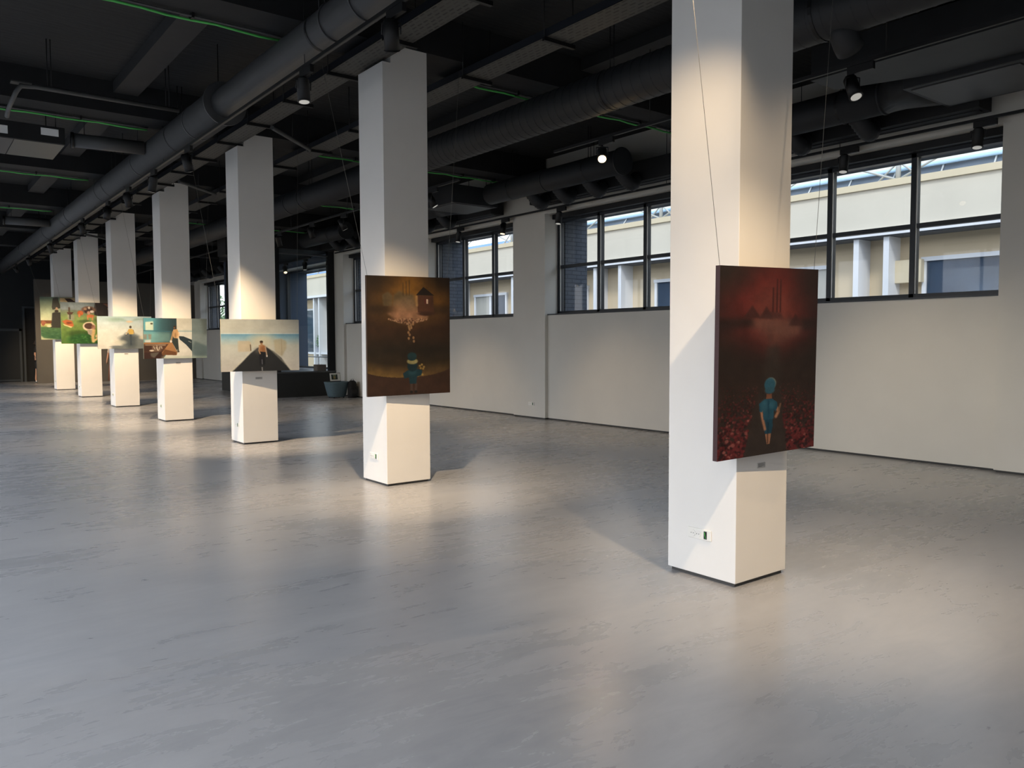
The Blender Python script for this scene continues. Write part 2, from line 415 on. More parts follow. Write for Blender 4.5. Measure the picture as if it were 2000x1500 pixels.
wb = MB(); wb.box(XP-0.02, 23.66, 0.745, XP-0.004, by1-0.005, 4.285); wb.box(XP-0.02, 23.66, 0.745, XO+0.005, 23.70, 4.04); wb.box(XP-0.02, 19.2, 4.05, XP-0.004, 23.7, 4.285)
struct(wb.build('wall_reveal', M['bluewall']))
wf = MB(); wf.box(XG-0.05, 19.62, 0.76, XG+0.05, 19.70, 4.0); wf.box(XG-0.05, 23.57, 0.76, XG+0.05, 23.655, 4.0)
wf.box(XG-0.05, 19.70, 0.745, XG+0.05, 23.57, 0.80); wf.box(XG-0.05, 19.70, 3.95, XG+0.05, 23.57, 4.02)
w6 = struct(wf.build('window_6', M['frame']))
MB().box(XG, 19.70, 0.80, XG+0.006, 23.57, 3.95).build('pane', M['glass'], w6)
struct(MB().box(XP-0.006, 15.0, 4.30, XP-0.001, 18.95, ZS-0.002).build('trim_3', M['blackmatt']))
struct(MB().box(XP-0.006, 24.05, 4.30, XP-0.001, YE, ZS-0.002).build('trim_4', M['blackmatt']))
o = MB().box(5.70, 19.25, 0.7405, 5.98, 19.55, 0.925).build('box', M['brown'], None, 0.008)
tag(o, 'small brown cardboard box on the edge of the black counter', 'box')

# ------------------------------------------------------------------ columns
CN = ['nearest white square column, carrying the dark red painting', 'second white column from the camera, carrying the brown painting with a house',
      'third white column, behind the painting of a wide black road', 'fourth white column, behind the painting with a teal room',
      'fifth white column, behind the pale painting with grey smoke', 'sixth white column, behind the green meadow painting',
      'farthest white column of the row, beside the grey partition']
def shaft():
    m = MB()
    m.prism([(0, 0.025), (W, 0.025), (W, ZB-0.002), (0.10, ZB-0.002), (0.10, 4.62), (0, 4.62)], 0, D, 'Y')
    return m
c0 = thing('column', CN[0], 'column', (0, 0, 0), group='white square columns in a row')
shaft().build('shaft', M['white'], c0, 0.004)
MB().box(0.02, 0.02, 0, W-0.02, D-0.02, 0.03).build('plinth', M['plinth'], c0)
for k in range(1, 7): dup(c0, CN[k], (0, k*S, 0))

# power sockets
def socket(label, loc, rot, group):
    t = thing('power_socket', label, 'socket', loc, rot, group)
    MB().box(-0.097, -0.010, -0.036, 0.097, 0, 0.036).build('cover_plate', M['plastic'], t, 0.003)
    for x in (-0.055, -0.008):
        q = MB().tube((x, -0.010, 0), (x, -0.014, 0), 0.024, n=20).build('outlet', M['plastic'], t)
        h = MB()
        for dx in (-0.009, 0.009): h.tube((x+dx, -0.0142, 0), (x+dx, -0.0150, 0), 0.003, n=8)
        h.build('pin_hole', M['socketdark'], q)
    n = MB().box(0.040, -0.0125, -0.026, 0.064, -0.010, 0.026).build('data_port', M['socketdark'], t)
    MB().path([(0.046, -0.014, 0.020), (0.052, -0.016, 0.0), (0.059, -0.014, -0.02)], 0.002, 6).build('cable_tail', M['green'], n)
    return t
sk = socket('white triple socket plate low on the nearest column', (0, 0.287, 0.302), (0, 0, -pi/2), 'sockets on the columns')
for k, (y, z) in {1: (4.905, 0.31), 2: (9.506, 0.293), 3: (14.137, 0.307), 4: (18.72, 0.306), 5: (23.33, 0.30), 6: (27.94, 0.30)}.items():
    dup(sk, 'white triple socket plate low on the %s column from the camera' % ('seventh' if k == 6 else ORD[k]), (0, y, z), (0, 0, -pi/2))
s2 = dup(sk, 'white socket plate low on the right wall pier between the two windows', (XP, 9.712, 0.30), (0, 0, -pi/2)); s2['group'] = 'wall sockets'

# caption cards under the paintings
def card(k, x, z, w, h):
    t = thing('caption_card', 'small grey caption card on the %s column, just below its painting' % ORD[k], 'caption card', (x, k*S, z), group='caption cards under the paintings')
    c = MB().box(-w/2, -0.004, -h/2, w/2, 0, h/2).build('card', M['card'], t)
    i = MB()
    for q, l in ((0.25, 0.7), (0.0, 0.8), (-0.22, 0.5)): i.box(-w*0.42, -0.0048, h*q-0.0015, -w*0.42+w*l, -0.004, h*q+0.0015)
    i.build('printed_line', M['ink'], c)
card(0, 0.262, 0.776, 0.085, 0.034); card(2, 0.262, 1.036, 0.11, 0.036); card(3, 0.28, 1.185, 0.09, 0.036); card(4, 0.275, 1.326, 0.09, 0.03)

# ------------------------------------------------------------------ painter (numpy raster stored as a colour attribute on the canvas mesh)
class Canvas:
    def __init__(s, w, h, rgb):
        s.w, s.h = w, h; s.a = np.zeros((h, w, 3)); s.a[:] = rgb
        s.X, s.Y = np.meshgrid((np.arange(w)+0.5)/w, (np.arange(h)+0.5)/h); s.asp = w/h
        s.rng = np.random.RandomState(w*7+h)
    def mix(s, m, rgb): s.a += (np.array(rgb, float)-s.a)*np.clip(m, 0, 1)[..., None]
    def vgrad(s, stops):
        ys = [p for p, c in stops]
        for i in range(3): s.a[..., i] = np.interp(s.Y, ys, [c[i] for p, c in stops])
    def blob(s, cx, cy, rx, ry, rgb, soft=0.3, al=1.0, rot=0.0):
        dx = (s.X-cx); dy = (s.Y-cy)
        if rot: dx, dy = dx*cos(rot)+dy*sin(rot)/s.asp, -dx*sin(rot)*s.asp+dy*cos(rot)
        d = np.sqrt((dx/rx)**2+(dy/ry)**2)
        s.mix(np.clip((1+soft/2-d)/max(soft, 1e-3), 0, 1)*al, rgb)
    def mask(s, pts):
        n = len(pts); m = np.zeros(s.X.shape)
        for ox, oy in ((-.25, -.25), (.25, -.25), (-.25, .25), (.25, .25)):
            X = s.X+ox/s.w; Y = s.Y+oy/s.h; ins = np.zeros(X.shape, bool)
            for i in range(n):
                x0, y0 = pts[i]; x1, y1 = pts[(i+1) % n]
                if y0 == y1: continue
                c = ((Y < y0) != (Y < y1)) & (X < (x1-x0)*(Y-y0)/(y1-y0)+x0); ins ^= c
            m += ins/4
        return m
    def blur(s, m, r):
        for _ in range(2):
            for ax in (0, 1):
                q = np.pad(m, [(r, r) if a == ax else (0, 0) for a in (0, 1)], mode='edge'); o = np.zeros_like(m)
                for k in range(2*r+1): o += np.take(q, range(k, k+m.shape[ax]), axis=ax)
                m = o/(2*r+1)
        return m
    def poly(s, pts, rgb, al=1.0, blur=0):
        m = s.mask(pts)
        if blur: m = s.blur(m, blur)
        s.mix(m*al, rgb)
    def line(s, pts, wd, rgb, al=1.0, soft=0.5):
        best = np.full(s.X.shape, 9.0)
        for (x0, y0), (x1, y1) in zip(pts[:-1], pts[1:]):
            ax, ay = x0*s.asp, y0; bx, by = x1*s.asp, y1; dx, dy = bx-ax, by-ay; l = dx*dx+dy*dy+1e-9
            t = np.clip(((s.X*s.asp-ax)*dx+(s.Y-ay)*dy)/l, 0, 1)
            best = np.minimum(best, np.hypot(s.X*s.asp-ax-t*dx, s.Y-ay-t*dy))
        s.mix(np.clip((wd*(1+soft)-best)/(wd*soft*2+1e-4), 0, 1)*al, rgb)
    def vnoise(s, nx, ny):
        g = s.rng.rand(ny+2, nx+2); x = s.X*nx; y = s.Y*ny; xi = x.astype(int); yi = y.astype(int); fx = x-xi; fy = y-yi
        fx = fx*fx*(3-2*fx); fy = fy*fy*(3-2*fy)
        return (g[yi, xi]*(1-fx)+g[yi, xi+1]*fx)*(1-fy)+(g[yi+1, xi]*(1-fx)+g[yi+1, xi+1]*fx)*fy
    def mottle(s, amt, nx, ny):
        s.a *= (1+amt*(s.vnoise(nx, ny)+0.5*s.vnoise(nx*3, ny*3)-0.75))[..., None]

def paint_red():
    c = Canvas(200, 330, (50, 36, 32))
    c.vgrad([(0, (52, 38, 36)), (0.28, (52, 36, 33)), (0.45, (46, 34, 29)), (0.62, (52, 37, 31)), (1, (66, 48, 42))])
    c.blob(0.52, 0.17, 0.50, 0.24, (92, 32, 30), 1.0, 0.95); c.blob(0.52, 0.2, 0.36, 0.19, (112, 40, 36), 0.9, 0.7)
    c.blob(0.53, 0.235, 0.22, 0.13, (128, 66, 56), 0.9, 0.7); c.blob(0.0, 0.0, 0.28, 0.12, (44, 35, 31), 1.2, 0.8); c.blob(1, 0.05, 0.22, 0.2, (46, 34, 33), 1.2, 0.8)
    c.poly([(0, 0.27), (0.33, 0.265), (0.36, 0.31), (0, 0.33)], (44, 29, 27), 0.8, 4); c.poly([(0.66, 0.275), (1, 0.27), (1, 0.34), (0.7, 0.33)], (48, 32, 30), 0.8, 4)
    c.poly([(0.32, 0.27), (0.44, 0.255), (0.62, 0.275), (0.83, 0.3), (0.82, 0.36), (0.70, 0.375), (0.5, 0.345), (0.32, 0.315)], (120, 78, 68), 0.8, 5)
    c.poly([(0.45, 0.33), (0.75, 0.36), (0.62, 0.42), (0.5, 0.45)], (110, 74, 64), 0.55, 8)
    for x, y, w in ((0.315, 0.2, 0.085), (0.455, 0.205, 0.07), (0.76, 0.245, 0.075)):
        c.poly([(x, y), (x-w, y+0.065), (x+w, y+0.068)], (66, 34, 32), 0.85, 1)
    c.poly([(0.38, 0.255), (0.5, 0.235), (0.6, 0.24), (0.64, 0.275), (0.5, 0.27)], (74, 40, 38), 0.8, 2)
    for x, y in ((0.52, 0.11), (0.56, 0.065), (0.595, 0.065)): c.line([(x, y), (x, 0.235)], 0.0045, (70, 30, 30), 0.9)
    c.blob(0.55, 0.33, 0.2, 0.06, (116, 78, 68), 1.2, 0.35)
    c.poly([(0.47, 0.42), (0.60, 0.42), (0.62, 0.62), (0.71, 1.0), (0.24, 1.0), (0.42, 0.62)], (60, 50, 45), 0.75, 4)
    rg = c.rng
    for side in (0, 1):
        for i in range(620):
            y = 0.62+0.38*(rg.rand()**0.75); t = (y-0.62)/0.38
            lo, hi = ((0.0, 0.40-0.16*t) if side == 0 else (0.60+0.11*t, 1.0))
            x = lo+(hi-lo)*rg.rand(); r = 0.006+0.014*t*rg.rand()+0.003*t; k = rg.rand()
            col = [(104, 34, 36), (124, 48, 48), (46, 20, 20), (172, 98, 92)][int(k*3.25)]
            x0, x1 = int(max(0, (x-3*r)*c.w)), int(min(c.w, (x+3*r)*c.w+1)); y0, y1 = int(max(0, (y-3*r)*c.h)), int(min(c.h, (y+3*r)*c.h+1))
            d = np.sqrt(((c.X[y0:y1, x0:x1]-x)/r)**2+((c.Y[y0:y1, x0:x1]-y)/(r*0.55))**2)
            m = np.clip((1.25-d)/0.5, 0, 1)[..., None]*(0.25+0.7*t); c.a[y0:y1, x0:x1] += (np.array(col)-c.a[y0:y1, x0:x1])*m
    sk = (178, 124, 96); tl = (40, 86, 106); tl2 = (66, 118, 138)
    c.poly([(0.46, 0.862), (0.53, 0.862), (0.525, 0.905), (0.515, 0.945), (0.485, 0.945), (0.47, 0.9)], sk); c.line([(0.492, 0.88), (0.495, 0.94)], 0.004, (90, 58, 44), 0.8)
    c.poly([(0.445, 0.80), (0.54, 0.80), (0.545, 0.85), (0.53, 0.89), (0.465, 0.89), (0.45, 0.85)], (32, 74, 94)); c.line([(0.495, 0.83), (0.495, 0.885)], 0.004, (20, 50, 66), 0.8)
    c.line([(0.425, 0.765), (0.44, 0.81), (0.465, 0.862)], 0.008, sk); c.line([(0.585, 0.755), (0.60, 0.775), (0.575, 0.80)], 0.009, sk)
    c.line([(0.60, 0.775), (0.62, 0.735)], 0.006, (140, 104, 80), 0.8)
    c.poly([(0.40, 0.722), (0.46, 0.70), (0.53, 0.70), (0.585, 0.722), (0.59, 0.75), (0.57, 0.775), (0.555, 0.76), (0.55, 0.81), (0.445, 0.81), (0.44, 0.755), (0.43, 0.77), (0.405, 0.765)], tl)
    c.blob(0.45, 0.735, 0.03, 0.03, tl2, 0.8, 0.6); c.blob(0.53, 0.735, 0.03, 0.02, tl2, 0.8, 0.6); c.line([(0.495, 0.71), (0.50, 0.80)], 0.004, (26, 70, 92), 0.7)
    c.poly([(0.475, 0.665), (0.525, 0.665), (0.53, 0.70), (0.47, 0.70)], (136, 88, 66)); c.blob(0.50, 0.655, 0.05, 0.02, (84, 58, 48), 0.3)
    c.blob(0.515, 0.618, 0.055, 0.032, (128, 140, 134), 0.2); c.blob(0.505, 0.625, 0.056, 0.036, (54, 104, 126), 0.25); c.blob(0.505, 0.655, 0.05, 0.018, (56, 98, 116), 0.4)
    c.mottle(0.16, 16, 24); return c

def paint_house():
    c = Canvas(204, 264, (58, 40, 26))
    c.vgrad([(0, (64, 44, 26)), (0.2, (60, 40, 24)), (0.3, (56, 38, 26)), (0.45, (62, 40, 26)), (0.62, (42, 33, 24)), (0.75, (56, 42, 26)), (0.85, (66, 45, 32)), (1, (60, 40, 28))])
    c.blob(0.5, 0.14, 0.46, 0.2, (140, 92, 34), 1.2, 0.85); c.blob(0.5, 0.12, 0.3, 0.12, (150, 100, 40), 1.2, 0.5); c.blob(0.86, 0.18, 0.12, 0.08, (140, 90, 34), 1.2, 0.5)
    c.blob(0, 0, 0.3, 0.2, (42, 30, 22), 1.2, 0.8); c.blob(1, 0, 0.3, 0.16, (42, 30, 22), 1.2, 0.8)
    c.poly([(0, 0.24), (1, 0.24), (1, 0.31), (0, 0.31)], (54, 38, 26), 0.7, 4)
    g = (104, 86, 60)
    c.poly([(0.18, 0.16), (0.24, 0.13), (0.3, 0.16), (0.29, 0.25), (0.19, 0.25)], g, 0.8, 1); c.poly([(0.31, 0.16), (0.38, 0.12), (0.45, 0.15), (0.55, 0.15), (0.56, 0.25), (0.3, 0.25)], g, 0.85, 2)
    for x, y in ((0.425, 0.055), (0.463, 0.045), (0.50, 0.035)): c.line([(x, y), (x, 0.16)], 0.004, (84, 62, 36), 0.9)
    c.blob(0.47, 0.29, 0.17, 0.085, (160, 116, 84), 0.9, 0.85); c.blob(0.5, 0.22, 0.1, 0.05, (128, 104, 76), 1.2, 0.6)
    c.poly([(0.225, 0.31), (0.35, 0.30), (0.6, 0.29), (0.735, 0.32), (0.72, 0.36), (0.56, 0.385), (0.5, 0.405), (0.38, 0.375)], (164, 116, 84), 0.85, 2)
    rg = c.rng
    for i in range(230):
        t = rg.rand(); x = 0.25+0.46*t; y = 0.345+0.05*(1-abs(t-0.5)*1.8)*rg.rand()+0.01; c.blob(x, y, 0.008, 0.007, [(190, 146, 108), (90, 58, 40), (150, 104, 76)][i % 3], 0.5, 0.8)
    for x, y in ((0.49, 0.42), (0.52, 0.43), (0.5, 0.445), (0.515, 0.41), (0.485, 0.47), (0.5, 0.49), (0.54, 0.4), (0.488, 0.52), (0.545, 0.515), (0.55, 0.545), (0.495, 0.435)):
        c.blob(x, y, 0.013, 0.012, (172, 128, 86), 0.5, 0.85)
    c.poly([(0.595, 0.16), (0.79, 0.16), (0.80, 0.30), (0.60, 0.30)], (84, 52, 36)); c.blob(0.7, 0.31, 0.1, 0.02, (70, 44, 32), 0.6)
    c.poly([(0.67, 0.085), (0.575, 0.158), (0.805, 0.158)], (38, 29, 24)); c.line([(0.585, 0.17), (0.59, 0.24)], 0.012, (196, 150, 96), 0.6)
    c.poly([(0.685, 0.19), (0.73, 0.185), (0.73, 0.23), (0.685, 0.23)], (92, 40, 34)); c.poly([(0.705, 0.19), (0.725, 0.19), (0.725, 0.228), (0.705, 0.228)], (224, 190, 160))
    # crescent of light on the ground
    m = np.clip((c.Y-(0.70+0.14*np.sqrt(np.clip(1-((c.X-0.5)/0.56)**2, 0, 1))-0.02))/0.11, 0, 1)
    edge = 0.745+0.105*np.sqrt(np.clip(1-((c.X-0.47)/0.56)**2, 0, 1)); band = np.clip(1-(edge-c.Y)/0.11, 0, 1)*(c.Y < edge)
    fade = np.clip(1.25-np.abs(c.X-0.3)*1.3, 0.15, 1); c.mix(band*0.8*fade, (146, 110, 54)); c.mix((c.Y > edge)*0.8, (70, 46, 34))
    tl = (30, 58, 64)
    c.line([(0.515, 0.91), (0.52, 0.975)], 0.011, (84, 64, 54)); c.line([(0.572, 0.91), (0.568, 0.975)], 0.011, (84, 64, 54)); c.blob(0.515, 0.975, 0.018, 0.012, (32, 30, 28)); c.blob(0.57, 0.975, 0.018, 0.012, (32, 30, 28))
    c.poly([(0.415, 0.815), (0.47, 0.79), (0.60, 0.78), (0.65, 0.795), (0.64, 0.835), (0.585, 0.845), (0.575, 0.905), (0.495, 0.905), (0.485, 0.85), (0.43, 0.86)], tl); c.blob(0.53, 0.81, 0.05, 0.025, (46, 80, 86), 0.9, 0.7)
    c.blob(0.53, 0.755, 0.062, 0.047, (26, 48, 52), 0.2); c.blob(0.53, 0.715, 0.066, 0.024, (164, 150, 98), 0.3); c.blob(0.525, 0.67, 0.056, 0.032, (32, 58, 60), 0.25); c.blob(0.525, 0.69, 0.05, 0.02, (30, 54, 56), 0.3)
    for x, y in ((0.62, 0.755), (0.645, 0.745), (0.67, 0.765), (0.63, 0.775), (0.66, 0.78), (0.65, 0.83)): c.blob(x, y, 0.013, 0.009, (176, 138, 72), 0.7, 0.9)
    c.mottle(0.2, 14, 18); return c

BEI = (204, 194, 172)
def paint_road():
    c = Canvas(232, 154, BEI)
    c.vgrad([(0, (176, 174, 158)), (0.15, (186, 182, 164)), (0.26, (192, 190, 172)), (0.278, (206, 214, 204)), (0.29, (110, 154, 168)), (0.33, (130, 168, 178)), (0.40, (164, 186, 182)), (0.5, (202, 200, 180)), (1, (216, 204, 184))])
    c.blob(0.52, 0.42, 0.16, 0.13, (212, 200, 164), 1.0, 0.8)
    c.poly([(0.21, 0.415), (0.35, 0.415), (0.375, 0.45), (0.375, 0.62), (0.21, 0.62)], (204, 180, 142), 0.7, 1); c.line([(0.365, 0.49), (0.37, 0.6)], 0.008, (86, 70, 46))
    c.poly([(0.66, 0.40), (0.76, 0.37), (0.83, 0.42), (0.83, 0.56), (0.77, 0.72), (0.68, 0.64)], (184, 166, 128), 0.7, 2); c.line([(0.765, 0.385), (0.77, 0.70)], 0.004, (156, 138, 104), 0.8)
    c.poly([(0.46, 0.545), (0.56, 0.53), (0.66, 0.62), (0.76, 0.75), (0.88, 1.0), (0.13, 1.0), (0.25, 0.83), (0.36, 0.66)], (46, 46, 45), 1, 1)
    c.poly([(0.36, 0.655), (0.13, 1.0), (0.10, 1.0), (0.35, 0.64)], (222, 212, 180), 0.6, 1); c.poly([(0.58, 0.535), (0.89, 1.0), (0.92, 1.0), (0.61, 0.54)], (222, 212, 180), 0.4, 1)
    c.poly([(0.42, 0.56), (0.50, 0.54), (0.47, 0.66), (0.42, 0.64)], (110, 104, 94), 0.6, 4); c.line([(0.51, 0.93), (0.512, 1.0)], 0.010, (150, 146, 140)); c.line([(0.512, 0.7), (0.512, 0.88)], 0.008, (96, 96, 98), 0.6)
    c.line([(0.495, 0.62), (0.495, 0.86)], 0.03, (34, 33, 36)); c.line([(0.53, 0.62), (0.53, 0.86)], 0.028, (30, 30, 32)); c.line([(0.51, 0.78), (0.512, 0.86)], 0.008, (110, 108, 108))
    c.poly([(0.47, 0.50), (0.52, 0.49), (0.555, 0.52), (0.56, 0.63), (0.485, 0.62)], (176, 122, 78)); c.blob(0.53, 0.56, 0.03, 0.06, (150, 98, 60), 0.8, 0.7)
    c.line([(0.48, 0.52), (0.472, 0.6), (0.487, 0.66)], 0.012, (190, 150, 110)); c.line([(0.555, 0.53), (0.565, 0.62), (0.573, 0.70)], 0.012, (186, 156, 126)); c.blob(0.573, 0.71, 0.01, 0.018, (220, 208, 190))
    c.line([(0.505, 0.46), (0.507, 0.5)], 0.02, (176, 130, 88)); c.blob(0.505, 0.445, 0.02, 0.03, (150, 112, 80), 0.3); c.blob(0.505, 0.432, 0.021, 0.022, (54, 42, 30), 0.3)
    c.mottle(0.06, 14, 10); return c

def paint_room():
    c = Canvas(232, 154, BEI)
    c.vgrad([(0, (204, 198, 176)), (0.28, (212, 206, 184)), (0.33, (160, 178, 170)), (0.345, (218, 214, 194)), (1, (226, 218, 196))])
    c.poly([(0, 0), (0.51, 0), (0.51, 0.5), (0.48, 0.62), (0.3, 1), (0, 1)], (88, 146, 150))
    for i in range(16):
        x = 0.15+0.36*i/16; c.poly([(x, 0), (0.51, 0), (0.51, 0.62), (x, 0.62)], (38, 52, 54), 0.13)
    c.poly([(0, 0.35), (0.42, 0.35), (0.42, 0.6), (0, 0.6)], (136, 170, 154), 0.55, 5); c.line([(0, 0.31), (0.42, 0.33)], 0.010, (54, 96, 104), 0.9)
    c.poly([(0.03, 0.1), (0.15, 0.08), (0.15, 0.3), (0.03, 0.3)], (198, 208, 180), 0.95, 1); c.blob(0.125, 0.14, 0.02, 0.02, (74, 70, 54), 0.5)
    for x in (0.03, 0.10): c.poly([(x-0.03, 0.4), (x+0.02, 0.4), (x+0.015, 0.52), (x-0.02, 0.52)], (146, 122, 100), 0.7, 1)
    c.poly([(0.02, 0.54), (0.11, 0.53), (0.11, 0.6), (0.02, 0.6)], (212, 202, 184), 0.8, 1)
    c.poly([(0, 0.6), (0.42, 0.6), (0.36, 0.8), (0.3, 1.0), (0, 1.0)], (84, 56, 40)); c.poly([(0, 0.6), (0.4, 0.6), (0.38, 0.64), (0, 0.635)], (158, 110, 68)); c.poly([(0.02, 0.65), (0.35, 0.645), (0.33, 0.68), (0.02, 0.67)], (160, 140, 112), 0.9, 1)
    c.poly([(0, 0.68), (0.12, 0.68), (0.12, 0.82), (0, 0.82)], (66, 44, 34)); c.poly([(0.13, 0.69), (0.29, 0.69), (0.25, 0.82), (0.13, 0.82)], (112, 90, 72), 0.9, 1)
    for x0, y0, x1, y1 in ((0.15, 0.7, 0.17, 0.76), (0.19, 0.72, 0.22, 0.8), (0.2, 0.68, 0.21, 0.78), (0.25, 0.7, 0.23, 0.78), (0.27, 0.7, 0.28, 0.75)): c.line([(x0, y0), (x1, y1)], 0.008, (216, 200, 170), 0.8)
    c.blob(0.12, 0.8, 0.035, 0.02, (214, 196, 170), 0.5); c.poly([(0, 0.84), (0.28, 0.83), (0.3, 1), (0, 1)], (58, 38, 32)); c.poly([(0.1, 0.86), (0.24, 0.84), (0.16, 0.98), (0.11, 0.94)], (104, 98, 84), 0.8, 1)
    c.poly([(0.40, 0.6), (0.44, 0.6), (0.52, 0.86), (0.51, 0.9), (0.27, 0.87)], (166, 118, 74)); c.poly([(0.32, 0.77), (0.5, 0.84), (0.51, 0.92), (0.27, 0.91)], (112, 74, 46))
    c.poly([(0.54, 0.44), (0.62, 0.45), (0.76, 0.54), (0.76, 0.84), (0.66, 0.66), (0.56, 0.53)], (48, 60, 62)); c.line([(0.70, 0.57), (0.74, 0.6)], 0.006, (180, 176, 160))
    c.poly([(0.45, 0.5), (0.53, 0.5), (0.545, 0.82), (0.52, 0.84), (0.48, 0.72), (0.44, 0.6)], (56, 62, 56)); c.blob(0.53, 0.83, 0.022, 0.018, (60, 46, 32)); c.line([(0.518, 0.78), (0.522, 0.83)], 0.008, (190, 170, 140), 0.8)
    c.poly([(0.46, 0.28), (0.52, 0.27), (0.545, 0.36), (0.53, 0.5), (0.465, 0.49), (0.44, 0.38)], (196, 154, 104)); c.blob(0.49, 0.42, 0.014, 0.06, (140, 102, 64), 0.9, 0.7)
    c.line([(0.455, 0.34), (0.44, 0.45), (0.425, 0.54)], 0.018, (178, 140, 96)); c.line([(0.54, 0.36), (0.545, 0.42), (0.53, 0.47)], 0.018, (226, 186, 140)); c.blob(0.42, 0.575, 0.018, 0.03, (232, 214, 190)); c.blob(0.485, 0.22, 0.024, 0.038, (62, 46, 34)); c.blob(0.475, 0.24, 0.014, 0.022, (120, 84, 58), 0.5)
    c.poly([(0.755, 0), (1, 0), (1, 1), (0.755, 1)], (112, 126, 122), 0.9, 0); c.poly([(0.755, 0.39), (1, 0.39), (1, 0.70), (0.84, 0.60), (0.755, 0.56)], (140, 150, 142), 0.5, 3); c.poly([(0.8, 0.57), (1, 0.70), (1, 1), (0.83, 1), (0.755, 0.84)], (84, 100, 100), 0.7, 3); c.poly([(0.9, 0), (1, 0), (1, 0.4), (0.94, 0.4)], (96, 102, 94), 0.7, 5)  # right strip: dimness past the column edge painted into the colour
    c.poly([(0.27, 0.94), (1, 0.94), (1, 1), (0.27, 1)], (170, 182, 156), 0.5, 3)
    c.mottle(0.06, 14, 10); return c

def paint_smoke():
    c = Canvas(226, 146, BEI)
    c.vgrad([(0, (176, 194, 190)), (0.2, (192, 202, 194)), (0.45, (206, 206, 190)), (0.8, (222, 212, 192)), (1, (210, 202, 184))])
    c.blob(0.33, 0.1, 0.14, 0.07, (150, 170, 150), 1.0, 0.7); c.poly([(0.18, 0.12), (0.3, 0.07), (0.42, 0.06), (0.54, 0.14), (0.6, 0.16), (0.7, 0.07), (0.82, 0.06), (0.95, 0.15), (0.8, 0.1), (0.66, 0.14), (0.56, 0.19), (0.42, 0.12), (0.3, 0.12)], (142, 164, 144), 0.7, 3)
    c.blob(0.585, 0.165, 0.06, 0.03, (222, 184, 144), 0.7, 0.8)
    c.poly([(0.5, 0.52), (0.64, 0.5), (0.78, 0.62), (0.86, 0.74), (0.97, 0.92), (0.99, 1.0), (0.24, 1.0), (0.26, 0.92), (0.44, 0.9), (0.4, 0.74)], (112, 116, 110), 0.95, 4)
    c.blob(0.55, 0.68, 0.15, 0.10, (86, 90, 88), 0.9, 0.9); c.blob(0.6, 0.8, 0.10, 0.18, (74, 80, 80), 0.9, 0.8); c.blob(0.39, 0.8, 0.11, 0.07, (200, 194, 170), 0.9, 0.75); c.blob(0.33, 0.93, 0.1, 0.03, (100, 106, 102), 0.9, 0.7)
    c.blob(0.82, 0.66, 0.06, 0.05, (216, 202, 170), 1.0, 0.8); c.poly([(0.50, 0.52), (0.56, 0.5), (0.6, 0.54), (0.5, 0.6)], (74, 74, 70), 0.6, 2); c.line([(0.6, 0.58), (0.6, 0.86)], 0.03, (58, 66, 70), 0.8)
    c.poly([(0.565, 0.39), (0.63, 0.385), (0.655, 0.44), (0.65, 0.55), (0.57, 0.55), (0.555, 0.45)], (204, 166, 84)); c.line([(0.565, 0.42), (0.54, 0.5), (0.52, 0.54)], 0.012, (196, 160, 100)); c.line([(0.65, 0.42), (0.665, 0.52)], 0.012, (160, 130, 84)); c.blob(0.60, 0.33, 0.022, 0.04, (74, 62, 46)); c.blob(0.515, 0.545, 0.012, 0.014, (230, 220, 200))
    c.mottle(0.07, 12, 9); return c

